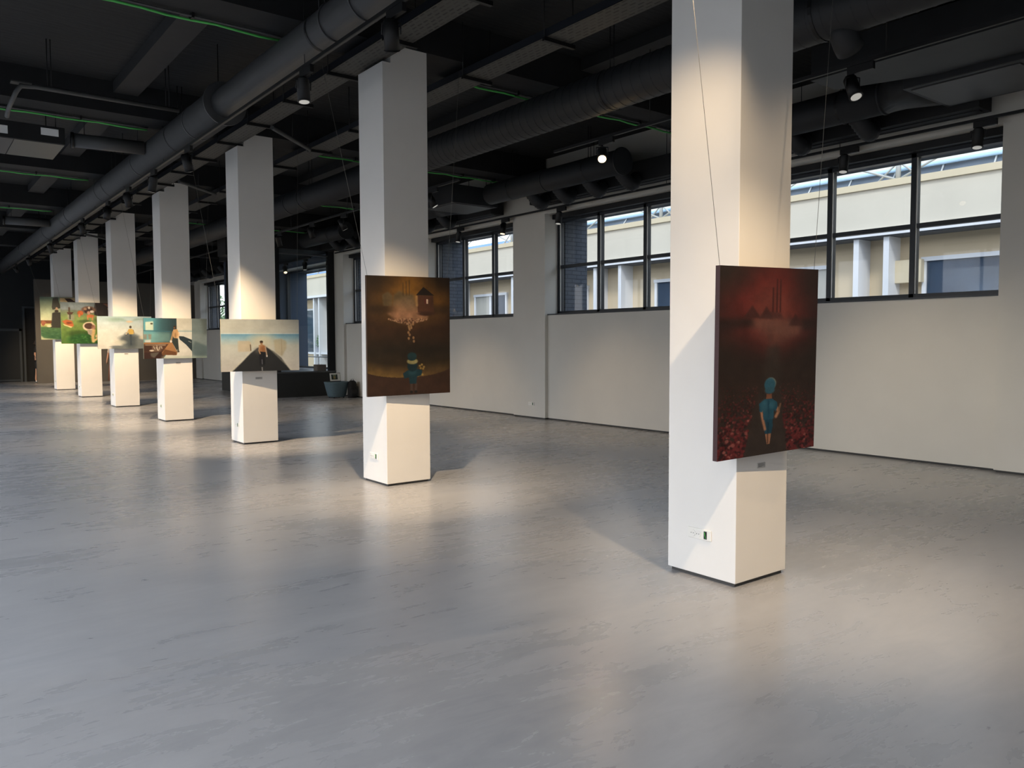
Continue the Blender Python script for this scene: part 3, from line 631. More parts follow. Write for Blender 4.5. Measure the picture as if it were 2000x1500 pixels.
def paint_meadow():
    c = Canvas(190, 158, (110, 130, 70))
    c.vgrad([(0, (128, 140, 138)), (0.17, (140, 150, 148)), (0.2, (120, 128, 110)), (0.28, (120, 136, 92)), (0.36, (132, 150, 84)), (0.6, (112, 136, 62)), (1, (88, 124, 56))])
    c.poly([(0.62, 0.0), (1, 0.0), (1, 0.36), (0.8, 0.36), (0.60, 0.3), (0.6, 0.14)], (44, 38, 38), 1, 1); c.poly([(0.76, 0.02), (1, 0.02), (1, 0.14), (0.88, 0.12)], (112, 74, 60)); c.poly([(0.84, 0.14), (1, 0.14), (1, 0.22), (0.92, 0.3), (0.88, 0.2)], (196, 178, 124)); c.poly([(0.93, 0.24), (1, 0.22), (1, 0.34), (0.95, 0.34)], (44, 30, 26))
    c.blob(0.5, 0.18, 0.13, 0.09, (116, 90, 74), 0.3); c.blob(0.47, 0.2, 0.05, 0.06, (60, 44, 38), 0.4); c.blob(0.53, 0.16, 0.04, 0.04, (72, 52, 44), 0.4); c.blob(0.56, 0.22, 0.035, 0.03, (226, 214, 196), 0.4); c.blob(0.5, 0.25, 0.03, 0.04, (186, 144, 120), 0.4); c.blob(0.51, 0.13, 0.02, 0.03, (214, 196, 172), 0.5); c.blob(0.44, 0.16, 0.03, 0.03, (164, 128, 100), 0.5)
    c.blob(0.35, 0.26, 0.055, 0.06, (186, 96, 50), 0.3); c.blob(0.33, 0.32, 0.02, 0.04, (206, 126, 76), 0.4); c.blob(0.53, 0.33, 0.07, 0.04, (196, 112, 66), 0.3); c.line([(0.48, 0.34), (0.48, 0.42)], 0.012, (206, 130, 84)); c.line([(0.57, 0.34), (0.565, 0.42)], 0.012, (206, 130, 84))
    c.poly([(0.11, 0.24), (0.23, 0.24), (0.2, 0.3), (0.13, 0.3)], (84, 54, 40)); c.line([(0.155, 0.14), (0.155, 0.26)], 0.018, (86, 66, 50)); c.poly([(0.12, 0.3), (0.24, 0.3), (0.24, 0.44), (0.13, 0.44)], (150, 146, 122), 0.8, 1); c.line([(0.165, 0.3), (0.165, 0.4)], 0.012, (48, 40, 34))
    c.poly([(0.02, 0.46), (0.1, 0.42), (0.2, 0.45), (0.23, 0.56), (0.2, 0.6), (0.08, 0.54)], (184, 100, 54), 1, 1); c.poly([(0.03, 0.52), (0.2, 0.59), (0.18, 0.62), (0.06, 0.56)], (212, 190, 130)); c.blob(0.15, 0.5, 0.05, 0.02, (126, 62, 36), 0.6)
    c.blob(0.42, 0.46, 0.11, 0.04, (64, 84, 42), 0.8, 0.8); c.blob(0.75, 0.42, 0.14, 0.09, (72, 92, 46), 0.6, 0.9); c.blob(0.72, 0.38, 0.1, 0.03, (130, 124, 80), 0.8, 0.8); c.blob(0.33, 0.76, 0.22, 0.08, (58, 84, 34), 0.7, 0.9)
    c.blob(0.4, 0.9, 0.28, 0.14, (44, 92, 40), 0.4); c.blob(0.75, 0.92, 0.2, 0.1, (46, 86, 38), 0.5, 0.9)
    for i in range(90): c.blob(0.15+0.7*c.rng.rand(), 0.8+0.2*c.rng.rand(), 0.02, 0.014, [(34, 74, 34), (84, 134, 64)][i % 2], 0.8, 0.45)
    c.blob(0.5, 0.58, 0.115, 0.11, (222, 200, 164), 0.15); c.blob(0.5, 0.57, 0.085, 0.075, (82, 56, 44), 0.15); c.blob(0.58, 0.6, 0.04, 0.06, (158, 110, 84), 0.4, 0.8)
    c.poly([(0.46, 0.66), (0.58, 0.66), (0.6, 0.74), (0.55, 0.82), (0.48, 0.76)], (176, 160, 136)); c.line([(0.585, 0.68), (0.56, 0.84), (0.57, 0.94)], 0.035, (216, 176, 116)); c.line([(0.57, 0.94), (0.66, 0.86), (0.72, 0.8)], 0.022, (224, 190, 130)); c.line([(0.63, 0.82), (0.7, 0.74), (0.76, 0.7)], 0.03, (206, 176, 126)); c.line([(0.55, 0.48), (0.57, 0.52)], 0.02, (220, 190, 150))
    c.mottle(0.16, 16, 12); return c

def paint_cloak():
    c = Canvas(160, 158, (150, 170, 130))
    c.vgrad([(0, (116, 140, 116)), (0.2, (146, 164, 132)), (0.45, (190, 200, 156)), (0.54, (200, 204, 160)), (0.56, (116, 74, 46)), (0.62, (112, 70, 42)), (0.63, (196, 192, 120)), (0.68, (170, 170, 96)), (0.72, (74, 110, 66)), (1, (50, 92, 56))])
    c.poly([(0.02, 0.58), (0.06, 0.55), (0.12, 0.6), (0.06, 0.68), (0.02, 0.66)], (156, 96, 66))
    c.poly([(0.235, 0.24), (0.26, 0.03), (0.36, 0.0), (0.42, 0.26), (0.25, 0.3)], (74, 76, 66)); c.poly([(0.24, 0.38), (0.3, 0.35), (0.42, 0.36), (0.44, 0.72), (0.2, 0.72), (0.22, 0.6)], (52, 52, 44), 1, 1); c.blob(0.335, 0.28, 0.025, 0.04, (206, 170, 132)); c.blob(0.33, 0.33, 0.04, 0.03, (54, 46, 40)); c.blob(0.17, 0.68, 0.05, 0.025, (222, 206, 160), 0.5)
    c.poly([(0.40, 0.02), (1, 0.0), (1, 0.5), (0.44, 0.5)], (200, 178, 130)); c.poly([(0.5, 0.03), (0.62, 0.03), (0.8, 0.16), (0.6, 0.16)], (60, 48, 42))
    for i in range(80): c.blob(c.rng.rand(), 0.74+0.24*c.rng.rand(), 0.03, 0.012, [(36, 78, 50), (92, 128, 88)][i % 2], 0.8, 0.4)
    c.poly([(0, 0.9), (0.06, 0.96), (0.4, 1.0), (0, 1.0)], (214, 210, 164), 0.8, 2)
    c.mottle(0.1, 12, 10); return c

def canvas_obj(c, w, h, t, edge, parent, gain):
    nx, ny = c.w, c.h
    xs = np.linspace(-w/2, w/2, nx); zs = np.linspace(h/2, -h/2, ny)
    X, Z = np.meshgrid(xs, zs); V = np.stack([X, np.zeros_like(X), Z], -1).reshape(-1, 3)
    i = np.arange((ny-1)*(nx-1)); r = i//(nx-1); q = i % (nx-1); a = r*nx+q
    F = np.stack([a, a+nx, a+nx+1, a+1], 1)
    n = nx*ny
    B = np.array([(sx*w/2, y, sz*h/2) for y in (0, t) for sx, sz in ((-1, 1), (1, 1), (1, -1), (-1, -1))])
    E = np.array([(0, 1, 5, 4), (1, 2, 6, 5), (2, 3, 7, 6), (3, 0, 4, 7), (4, 5, 6, 7)])+n
    V = np.concatenate([V, B]); F = np.concatenate([F, E])
    me = bpy.data.meshes.new('canvas'); me.from_pydata(V.tolist(), [], F.tolist())
    at = me.color_attributes.new('paint', 'FLOAT_COLOR', 'POINT')
    s = np.clip(c.a.reshape(-1, 3)/255, 0, 1); lin = np.where(s <= 0.04045, s/12.92, ((s+0.055)/1.055)**2.4)*np.array(gain)
    rgba = np.ones((len(V), 4)); rgba[:n, :3] = lin; rgba[n:, :3] = s2l(edge)
    at.data.foreach_set('color', rgba.ravel().astype(np.float32))
    me.materials.append(M['paint']); me.update()
    bm = bmesh.new(); bm.from_mesh(me); bmesh.ops.recalc_face_normals(bm, faces=bm.faces)
    bm.to_mesh(me); bm.free()
    o = bpy.data.objects.new('canvas', me); COL.objects.link(o); o.parent = parent
    return o

PAINT = [  # x, z, yaw, roll, lean, w, h, painter, edge colour, label
    (0.214, 1.4648, -0.0602, 0.021, 0.0265, 0.972, 1.2017, paint_red, (70, 52, 54), 'tall dark red painting of a child in a teal cap walking past berry fields', (0.47, 0.52, 0.56)),
    (0.2517, 1.664, -0.0736, 0.0111, 0.0269, 1.01, 1.3041, paint_house, (60, 44, 32), 'tall dark brown painting of a house and falling stones above a small child', (0.43, 0.49, 0.58)),
    (0.2747, 1.5543, -0.0787, 0.0029, 0.025, 1.211, 0.8077, paint_road, (170, 160, 130), 'wide beige painting of a shirtless man on a broad black road', (0.74, 0.82, 0.98)),
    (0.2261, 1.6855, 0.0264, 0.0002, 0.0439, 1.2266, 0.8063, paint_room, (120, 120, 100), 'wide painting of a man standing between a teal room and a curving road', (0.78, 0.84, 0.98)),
    (0.246, 1.8544, -0.0009, 0.006, 0.0015, 1.2366, 0.7995, paint_smoke, (180, 170, 140), 'pale wide painting of a man in grey smoke under distant ridges', (0.80, 0.87, 1.0)),
    (0.2371, 2.1812, 0.0, 0.0, 0.0, 1.45, 1.2019, paint_meadow, (120, 130, 100), 'green meadow painting with animals and a seated figure in the grass', (0.64, 0.68, 0.78)),
    (0.3038, 2.4342, 0.0, 0.0, 0.0, 1.45, 1.4325, paint_cloak, (150, 160, 130), 'farthest painting, pale green sky above a figure in a dark cloak', (0.74, 0.74, 0.85))]
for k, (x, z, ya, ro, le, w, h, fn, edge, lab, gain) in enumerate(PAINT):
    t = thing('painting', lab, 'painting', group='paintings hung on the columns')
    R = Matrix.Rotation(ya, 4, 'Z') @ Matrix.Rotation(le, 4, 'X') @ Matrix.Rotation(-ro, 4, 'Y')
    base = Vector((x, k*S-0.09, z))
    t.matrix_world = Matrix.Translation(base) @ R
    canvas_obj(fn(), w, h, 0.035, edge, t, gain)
    inv = (Matrix.Translation(base) @ R).inverted()
    for sx, top in ((-1, Vector((-0.74, k*S-0.1, 4.40))), (1, Vector((0.93, k*S-0.1, 4.66)))):
        MB().tube((sx*(w/2-0.02), 0.02, h/2-0.01), inv @ top, 0.0016, n=6).build('hanging_wire', M['wire'], t)
    # small felt spacer behind the lower corners keeps the canvas off the column
    for sx in (-0.16, 0.16): MB().box(sx-0.02, 0.035, -h/2+0.03, sx+0.02, 0.055, -h/2+0.07).build('spacer', M['blackmatt'], t)

# ------------------------------------------------------------------ ceiling services
def hang_rod(mb, x, y, z0, z1=ZS, r=0.006): mb.tube((x, y, z0), (x, y, z1), r, n=6)
def slab_z(y):
    k = math.floor(y/S); return ZB if (y-k*S) < D else ZS

def duct(label, x, z, segs, m, flanges, rods, group=None, spiral=None):
    """segs: list of (y0, y1, r)"""
    t = thing('ventilation_duct', label, 'duct', (x, segs[0][0], z), group=group)
    y00 = segs[0][0]
    for (y0, y1, r) in segs:
        mb = MB()
        if spiral:
            mb.tube((0, y0-y00, 0), (0, y1-y00, 0), r, n=36)
        else:
            mb.tube((0, y0-y00, 0), (0, y1-y00, 0), r, n=36)
        mb.build('duct_pipe', m, t)
    if spiral:
        y0, y1, r = segs[0]; n = int((y1-y0)/spiral)
        mb = MB()
        for i in range(n):
            yy = (i+0.5)*spiral; a = 24
            rings = []
            for dy, rr in ((-0.006, r-0.002), (0, r+0.005), (0.006, r-0.002)):
                rings.append([(rr*cos(2*pi*q/a), yy+dy, rr*sin(2*pi*q/a)) for q in range(a)])
            mb.ring_loft(rings, False, True)
        mb.build('spiral_seam', m, t)
    for (y, r) in flanges:
        MB().tube((0, y-y00-0.015, 0), (0, y-y00+0.015, 0), r, n=36).build('flange', m, t)
    for y in rods:
        mb = MB(); r = [s[2] for s in segs if s[0] <= y <= s[1]][0]
        n = 24; rings = []
        for dy in (-0.015, 0.015):
            rings.append([((r+0.008)*cos(2*pi*q/n), y-y00+dy, (r+0.008)*sin(2*pi*q/n)) for q in range(n)])
        mb.ring_loft(rings, False, False)
        zt = slab_z(y)-z
        hang_rod(mb, -0.03, y-y00, r, zt); hang_rod(mb, 0.03, y-y00, r, zt)
        mb.build('hanger', M['black'], t)
    return t
duct('thick round ventilation duct running above the left spotlight track, widening at a collar', -0.92, 4.55, [(-6.5, 6.95, 0.175), (6.95, 34.0, 0.225)], M['duct'],
     [(3.2, 0.187), (3.8, 0.187), (6.95, 0.265), (8.0, 0.233), (11.0, 0.233), (14.0, 0.233), (17.5, 0.233), (21, 0.233), (26, 0.233)], [4.1, 8.9, 13.3, 18.2, 22.9], 'round ducts')
SPIRAL = duct('spiral seamed round duct above the middle of the hall, right of the columns', 2.40, 4.50, [(-5.0, 8.3, 0.23)], M['duct_dark'], [(8.3, 0.245)], [0.9, 3.55, 7.9], 'round ducts', spiral=0.14)
duct('smooth round duct continuing the spiral one deeper in the hall', 2.40, 4.50, [(8.42, 27.0, 0.23)], M['duct_dark'], [(12.2, 0.24), (12.9, 0.24), (16.5, 0.24), (21.0, 0.24)], [12.0, 16.2, 20.8], 'round ducts')
duct('round duct with a closed end near the second window', 5.20, 4.52, [(6.1, 9.75, 0.2)], M['duct_dark'], [(6.12, 0.225), (8.0, 0.207)], [6.9, 9.0], 'round ducts by the windows')
duct('round duct above the nearest window, feeding its slot outlets', 5.20, 4.50, [(1.75, 4.9, 0.2)], M['duct_dark'], [(1.78, 0.21), (4.9, 0.225)], [2.3, 4.3], 'round ducts by the windows')
duct('short round duct beyond the pier, above the third window', 5.20, 4.52, [(11.6, 14.6, 0.2)], M['duct_dark'], [(11.6, 0.21), (14.6, 0.225)], [12.6, 14.0], 'round ducts by the windows')
duct('distant round duct in front of the glazed bay', 5.10, 4.50, [(16.0, 18.6, 0.2)], M['duct_dark'], [(16.0, 0.225), (18.6, 0.21)], [16.8], 'round ducts by the windows')
# stub branch under the spiral duct
MB().path([(0, 5.72, -0.12), (0.03, 5.72, -0.22), (0.09, 5.72, -0.29), (0.14, 5.72, -0.33)], 0.12, 20).build('branch_pipe', M['duct_dark'], SPIRAL)

# flat air handling units beside the window ducts
def unit(label, x, y, z, sx, sy, sz, tap):
    t = thing('air_handling_unit', label, 'ventilation unit', (x, y, z), group='flat ventilation units')
    MB().box(-sx/2, 0, 0, sx/2, sy, sz).build('casing', M['duct_dark'], t, 0.01)
    MB().box(-sx/2+0.08, 0.06, -0.012, sx/2-0.08, sy-0.06, 0).build('service_panel', M['duct'], t, 0.004)
    mb = MB(); n = 24
    r0 = []
    yb = sy if tap > 0 else 0
    cx = 5.2-x
    for q in range(n):
        a = 2*pi*q/n; s = 1/max(abs(cos(a)), abs(sin(a)))
        r0.append((cx+0.42*cos(a)*s, yb, sz/2+sz*0.48*sin(a)*s))
    r1 = [(cx+0.2*cos(2*pi*q/n), yb+tap, 4.50-z+0.2*sin(2*pi*q/n)) for q in range(n)]
    mb.ring_loft([r0, r1], True, True).build('transition', M['duct_dark'], t)
    hr = MB()
    for hx in (-sx/2+0.06, sx/2-0.06):
        for hy in (0.15, sy-0.15): hang_rod(hr, hx, hy, sz, slab_z(y+hy)-z)
    hr.build('hanger', M['black'], t)
    for dz in (0.08, 0.2):
        MB().path([(sx/2, 0.2, dz), (sx/2+0.1, 0.2, dz), (sx/2+0.16, 0.3, dz), (sx/2+0.16, sy-0.1, dz)], 0.018, 8).build('pipe', M['blackmatt'], t)
    return t
unit('flat grey ventilation unit above the right end of the nearest window', 5.20, 0.10, 4.36, 1.1, 1.2, 0.32, 0.45)
unit('black ventilation unit above the pier between the two windows', 5.05, 10.05, 4.34, 1.1, 1.1, 0.36, 0.42)
# wide rectangular duct under the slab along the second track
t = thing('rectangular_duct', 'wide flat sheet metal duct high on the right beside the track', 'duct', (4.19, -5.0, 4.42))
MB().prism([(-0.45, 0), (0.42, 0), (0.42, 5.9), (0.05, 6.85), (-0.45, 6.85)], 0, 0.35, 'Z').build('duct_body', M['duct_dark'], t)
hr = MB()
for yy in (1.0, 3.2, 5.2): hang_rod(hr, -0.35, yy, 0.35, slab_z(yy-5.0)-4.42); hang_rod(hr, 0.3, yy, 0.35, slab_z(yy-5.0)-4.42)
hr.build('hanger', M['black'], t)
MB().box(-0.45, 3.0, -0.006, 0.42, 3.03, 0).build('seam', M['black'], t)

# slot diffuser plenums above the windows with flexible hoses
def plenum(label, a, b, hoses, last):
    t = thing('slot_diffuser_box', label, 'air outlet', (5.92, a, 4.29), group='air outlet boxes over the windows')
    MB().box(-0.17, 0, 0, 0.17, b-a, 0.34).build('plenum_box', M['blackmatt'], t)
    MB().box(-0.05, 0.05, -0.012, 0.05, b-a-0.05, 0).build('slot', M['black'], t)
    hr = MB(); y = a+0.4
    while y < b: hang_rod(hr, 0, y-a, 0.34, slab_z(y)-4.29, 0.005); y += 2.0
    hr.build('hanger', M['black'], t)
    for y in hoses:
        pts = []
        for i in range(30):
            u = i/29
            pts.append((5.33+0.42*u-5.92, y-a-0.10*sin(pi*u), 4.44-4.29-0.22*sin(pi*min(1, u*1.15)/1.15)*1.0-0.02*u))
        rr = [0.105+(0.009 if i % 2 else -0.004) for i in range(30)]
        MB().path(pts, rr, 16).build('flexible_hose', M['duct_dark'], t)
plenum('long black slot outlet box above the nearest window', 0.95, 5.0, [2.25, 3.2, 4.3], 0)
plenum('long black slot outlet box above the second stretch of window', 5.15, 9.2, [6.35, 7.15, 7.95, 8.7], 0)
plenum('black slot outlet box above the third window', 10.5, 14.7, [11.9, 12.8, 13.7], 0)
plenum('distant black slot outlet box before the glazed bay', 15.2, 18.95, [16.4, 17.4], 0)
plenum('farthest black slot outlet box by the end window', 25.2, 33.1, [27.0, 29.0, 31.0], 0)

# cable trays
def tray(label, x0, x1, z, y0, y1, step, off):
    t = thing('cable_tray', label, 'cable tray', (x0, y0, z), group='perforated cable trays')
    w = x1-x0
    MB().box(0, 0, 0, w, y1-y0, 0.003).build('tray_bottom', M['perf'], t)
    for a in (0, w-0.004):
        MB().box(a, 0, 0, a+0.004, y1-y0, 0.08).build('side_rail', M['trayrail'], t)
    y = y0+off
    while y < y1:
        mb = MB().box(-0.02, y-y0, -0.04, w+0.06, y-y0+0.04, -0.001)
        zt = slab_z(y)-z
        hang_rod(mb, -0.012, y-y0+0.02, -0.01, zt, 0.005)
        if zt > 0.3 : hang_rod(mb, w+0.045, y-y0+0.02, -0.01, zt, 0.005)
        mb.build('support_bar', M['black'], t)
        y += step
    c = MB()
    for i, (xx, r) in enumerate(((0.06, 0.012), (0.11, 0.016), (0.18, 0.01))):
        c.path([(xx+0.02*sin(j*1.3+i), j*(y1-y0)/24, 0.02+r) for j in range(25)], r, 6)
    c.build('cable', M['blackmatt'], t)
tray('perforated cable tray running over the tops of the columns', -0.262, 0.055, 4.655, -3.0, 32.0, 1.30, 1.86)
tray('perforated cable tray between the columns and the spiral duct', 1.03, 1.36, 4.655, -3.0, 31.0, 1.45, 1.75)

# green cables and conduits along the beams
def beam_run(label_g, label_c, k, segs):
    y = k*S+D-0.06; z = ZB-0.03
    for (a, b, lg) in segs:
        t = thing('cable_run', lg, 'cable', (a, y, z), group='green cables under the beams')
        L_ = b-a
        n = 24
        MB().path([(L_*i/n, 0.012*sin(i*1.7), -0.012-0.01*abs(sin(i*0.9))) for i in range(n+1)], 0.013, 8).build('green_cable', M['green'], t)
        MB().path([(L_*i/n, -0.05, 0.0) for i in range(n+1)], 0.012, 8).build('grey_conduit', M['conduit'], t)
        cl = MB()
        for i in range(1, 6): cl.box(L_*i/6-0.012, -0.075, -0.02, L_*i/6+0.012, 0.03, 0.03)
        cl.build('clip', M['black'], t)
for k in (1, 2, 3, 4):
    beam_run(None, None, k, [(-6.5, -0.9 if k == 1 else -1.17, 'green cable under the %s ceiling beam, left of the thick duct' % ORD[k-1]),
                             (1.45, 6.0, 'green cable under the %s ceiling beam, towards the windows' % ORD[k-1])])
# grey pipe with elbow and drop
t = thing('conduit_pipe', 'grey elbow pipe hanging on the left, dropping to the ceiling unit', 'pipe', (-3.02, 8.0, 4.66))
MB().path([(1.84, 0, 0), (0.2, 0, 0), (0.05, 0, -0.02), (0.0, 0, -0.1), (0.0, 0.6, -0.1), (0.0, 0.9, -0.12), (0, 1.0, -0.16)], 0.028, 10).build('pipe_run', M['conduit'], t)
hr = MB()
for xx in (0.35, 1.7): hang_rod(hr, xx-0.02, 0, 0.02, ZS-4.66, 0.005); hang_rod(hr, xx+0.02, 0, 0.02, ZS-4.66, 0.005)
hr.build('hanger', M['black'], t)
MB().box(-0.05, -0.06, 0.005, 0.16, 0.06, 0.02).build('bracket', M['tray'], t)
# ceiling cassette at the left
t = thing('ceiling_unit', 'black ceiling air unit at the left edge with a white label', 'air conditioner', (-2.22, 9.98, 4.45))
MB().box(-1.5, 0, 0, 0, 1.15, 0.235).build('casing', M['blackmatt'], t, 0.005)
MB().box(-0.62, 0.02, -0.008, -0.005, 1.13, 0).build('service_panel', M['acgrey'], t)
MB().box(-1.48, 0.02, -0.008, -0.63, 1.13, 0).build('service_panel', M['duct'], t)
MB().box(-0.30, -0.004, 0.10, -0.08, 0, 0.20).build('label_sticker', M['label'], t)
MB().box(-0.98, -0.004, 0.05, -0.70, 0, 0.16).build('label_sticker', M['label'], t)
hr = MB()
for xx in (-1.3, -0.1): hang_rod(hr, xx, 0.1, 0.235, ZS-4.45); hang_rod(hr, xx, 1.0, 0.235, ZS-4.45)
hr.build('hanger', M['black'], t)
t = thing('exhaust_pipe', 'short fat pipe between the left ceiling unit and the thick duct', 'duct', (-2.09, 10.1, 4.56))
MB().tube((0, 0, 0), (0.935, -0.09, 0), 0.10, n=24).build('pipe', M['duct'], t)
MB().tube((0, 0, 0), (-0.04, 0.004, 0), 0.112, n=24).build('collar', M['black'], t)
hr = MB(); hang_rod(hr, 0.14, -0.01, 0.1, ZS-4.56); hang_rod(hr, 0.85, -0.08, 0.1, ZS-4.56); hr.build('hanger', M['black'], t)
t2 = dup(t, 'second short fat pipe joining the thick duct, farther back at the left', (-2.09, 19.6, 4.56))
t3 = thing('ceiling_unit', 'farther dark ceiling box right of the fourth column', 'air conditioner', (2.9, 18.8, 3.98))
MB().box(0, 0, 0, 0.5, 0.7, 0.5).build('casing', M['blackmatt'], t3, 0.01)
hr = MB(); hang_rod(hr, 0.1, 0.35, 0.5, slab_z(19.1)-3.98); hang_rod(hr, 0.4, 0.35, 0.5, slab_z(19.1)-3.98); hr.build('hanger', M['black'], t3)
# brace pipes from the tray to the right
for q, y in enumerate((7.85, 12.5, 21.7)):
    t = thing('brace_pipe', 'slanting grey brace pipe between the two cable trays, %s from the camera' % ORD[q], 'pipe', (0.0, y, 4.60), group='brace pipes')
    MB().tube((0.02, 0.0, 0.0), (0.95, 0.85, -0.01), 0.03, n=10).build('pipe', M['conduit'], t)
    mb = MB(); hang_rod(mb, 0.5, 0.44, 0.02, slab_z(y+0.44)-4.60, 0.005); mb.build('hanger', M['black'], t)

# spotlight tracks
def track(label, x, z, y0, y1, rods):
    t = thing('lighting_track', label, 'light track', (x, y0, z), group='black lighting tracks')
    MB().box(-0.018, 0, 0, 0.018, y1-y0, 0.034).build('rail', M['black'], t)
    MB().box(-0.010, 0.02, -0.002, 0.010, y1-y0-0.02, 0).build('groove', M['tray'], t)
    y = y0+rods*0.4
    while y < y1:
        mb = MB(); hang_rod(mb, 0, y-y0, 0.034, slab_z(y)-z, 0.005); mb.build('suspension_rod', M['black'], t); y += rods
    return t
ZT = 4.28
track('black lighting track under the thick round duct', -1.0, ZT-0.02, -4.5, 31.5, 2.6)
track('black lighting track right of the nearest column, nearest stretch', 3.05, 4.20, -3.4, 5.32, 2.9)
track('black lighting track above the middle of the hall, second stretch', 3.05, 4.20, 7.66, 30.0, 2.9)
track('black lighting track along the top of the window wall', 6.06, 4.20, -1.5, 18.7, 3.1)
track('black lighting track along the window wall, stretch inside the glazed bay', 5.60, 4.10, 19.4, 23.3, 1.9)

def spot(label, loc, aim, lensm, group):
    """track spotlight: adapter box on the rail, U bracket, cylindrical head with lens"""
    t = thing('spotlight', label, 'spotlight', loc, group=group)
    MB().box(-0.02, -0.13, -0.075, 0.02, 0.13, -0.003).build('track_adapter', M['black'], t, 0.003)
    d = (Vector(aim)-Vector(loc)-Vector((0, 0.08, -0.17))).normalized()
    piv = Vector((0, 0.08, -0.19))
    a = d.cross(Vector((0, 0, 1)))
    a = a.normalized() if a.length > 1e-3 else Vector((1, 0, 0))
    br = MB(); br.tube((0, 0.08, -0.075), (0, 0.08, -0.10), 0.012, n=10)
    p0 = Vector((0, 0.08, -0.105)); w = 0.075
    br.path([piv+a*w, p0+a*w, p0+a*(w*0.7), p0-a*(w*0.7), p0-a*w, piv-a*w], 0.008, 6)
    br.build('bracket', M['black'], t)
    hd = MB(); hd.tube(piv-d*0.09, piv+d*0.12, 0.062, n=24); hd.tube(piv-d*0.115, piv-d*0.09, 0.045, 0.062, n=24); hd.tube(piv+d*0.12, piv+d*0.125, 0.066, 0.064, n=24)
    h = hd.build('lamp_head', M['black'], t)
    MB().tube(piv+d*0.1255, piv+d*0.1275, 0.050, n=24).build('lens', lensm, h)
    return Vector(loc)+piv+d*0.15, d

LIGHTS = []
def lamp(pos, aim, power, size, blend=0.6, col=(1.0, 0.80, 0.56), rad=0.04):
    l = bpy.data.lights.new('spot_lamp', 'SPOT'); l.energy = power; l.spot_size = radians(size); l.spot_blend = blend; l.color = col; l.shadow_soft_size = rad
    o = bpy.data.objects.new('spot_lamp', l); COL.objects.link(o); o.location = pos
    o.rotation_euler = (Vector(aim)-Vector(pos)).to_track_quat('-Z', 'Y').to_euler(); LIGHTS.append(o)

WARM = (1.0, 0.74, 0.46)
# along the duct track: y of the fitting, aim point, power
A = [(-2.0, (0.40, 0, 0.3), 0.95, 58), (-0.75, (1.2, 3.0, 0.0), 0.25, 60), (2.55, (0.40, S, 0.1), 1.4, 60), (4.30, (-1.0, 3.9, 0.0), 0.45, 60), (8.25, (0.35, 2*S, 0.1), 1.7, 56), (10.1, (-1.4, 11.2, 0.0), 0.5, 60), (11.8, (0.35, 3*S, 0.2), 1.8, 64), (13.5, (-1.2, 15.2, 0.0), 0.5, 60),
     (16.1, (0.35, 4*S, 0.4), 1.9, 66), (20.6, (0.35, 5*S, 0.6), 1.9, 66), (24.9, (0.35, 6*S, 0.8), 2.0, 64), (28.2, (1.6, 33.2, 0.9), 2.6, 56)]
PB = 190
for i, (y, aim, pw, sz) in enumerate(A):
    onl = i in (3,)
    p, d = spot('black spotlight on the track under the thick duct, %s from the camera' % ORD[i], (-1.0, y, ZT-0.02), aim, M['lens_dim'] if i not in (7, 9, 10) else M['lens_warm'], 'spotlights on the duct track')
    lamp(p, aim, PB*pw*3.0, sz, 1.0, WARM)
B = [(-1.05, (0.25, 0, 1.2), 0.9, 0), (0.90, (2.2, -0.9, 0.0), 0.3, 0), (4.30, (0.3, 1.5, 0.5), 0.5, 2), (8.45, (5.1, 7.2, 0), 0.9, 0), (11.87, (5.1, 11.6, 0), 0.9, 0), (13.43, (4.8, 14.2, 0), 0.6, 0), (15.3, (4.6, 16.5, 0), 0.6, 0), (18.5, (0.3, 23, 1.5), 0.5, 0)]
for i, (y, aim, pw, ln) in enumerate(B):
    p, d = spot(('bright lit spotlight on the middle track, left of the nearest column' if ln == 2 else 'black spotlight on the middle hall track, %s from the camera' % ORD[i]), (3.05, y, 4.20), aim, M['lens_on'] if ln == 2 else M['lens_dim'], 'spotlights on the middle track')
    lamp(p, aim, PB*pw, 30 if ln == 2 else 64, 0.85, WARM)
Cc = [(1.0, (5.2, 0.9, 0), 0.18, 0), (2.7, (5.2, 2.6, 0), 0.18, 0), (8.6, (5.3, 8.5, 0), 0.3, 0), (10.4, (5.3, 10.3, 0), 0.3, 1), (12.1, (5.3, 12, 0), 0.3, 0), (16.4, (5.3, 16.3, 0), 0.2, 0)]
for i, (y, aim, pw, ln) in enumerate(Cc):
    p, d = spot('black spotlight on the window wall track, %s from the camera' % ORD[i], (6.06, y, 4.20), aim, M['lens_warm'] if ln else M['lens_dim'], 'spotlights on the window wall track')
    lamp(p, (4.5, y, 0), PB*pw, 40, 0.9, WARM)
for i, (y, ln, aim) in enumerate(((19.75, 0, (5.6, 19.7, 0)), (21.3, 1, (5.0, 18.5, 0)))):
    p, d = spot('spotlight inside the glazed bay, %s one' % ('nearer dark' if i == 0 else 'farther lit'), (5.60, y, 4.10), aim, M['lens_warm'] if ln else M['lens_dim'], 'spotlights in the bay')

track('added unseen black lighting track along the left half of the hall', -5.5, 4.20, -5.0, 31.0, 3.1)  # unseen track, added to carry extra light from the left
for k in range(7):
    aim = (0.0, k*S+0.3, 0.55)
    p, d = spot('added unseen black spotlight on the left hall track facing the %s column' % ('seventh' if k == 6 else ORD[k]), (-5.5, k*S-1.3, 4.20), aim, M['lens_warm'], 'added spotlights on the left hall track')
    lamp(p, aim, 110, 52, 0.8, (1.0, 0.80, 0.58))  # unseen spots, added to warm the left faces of the columns

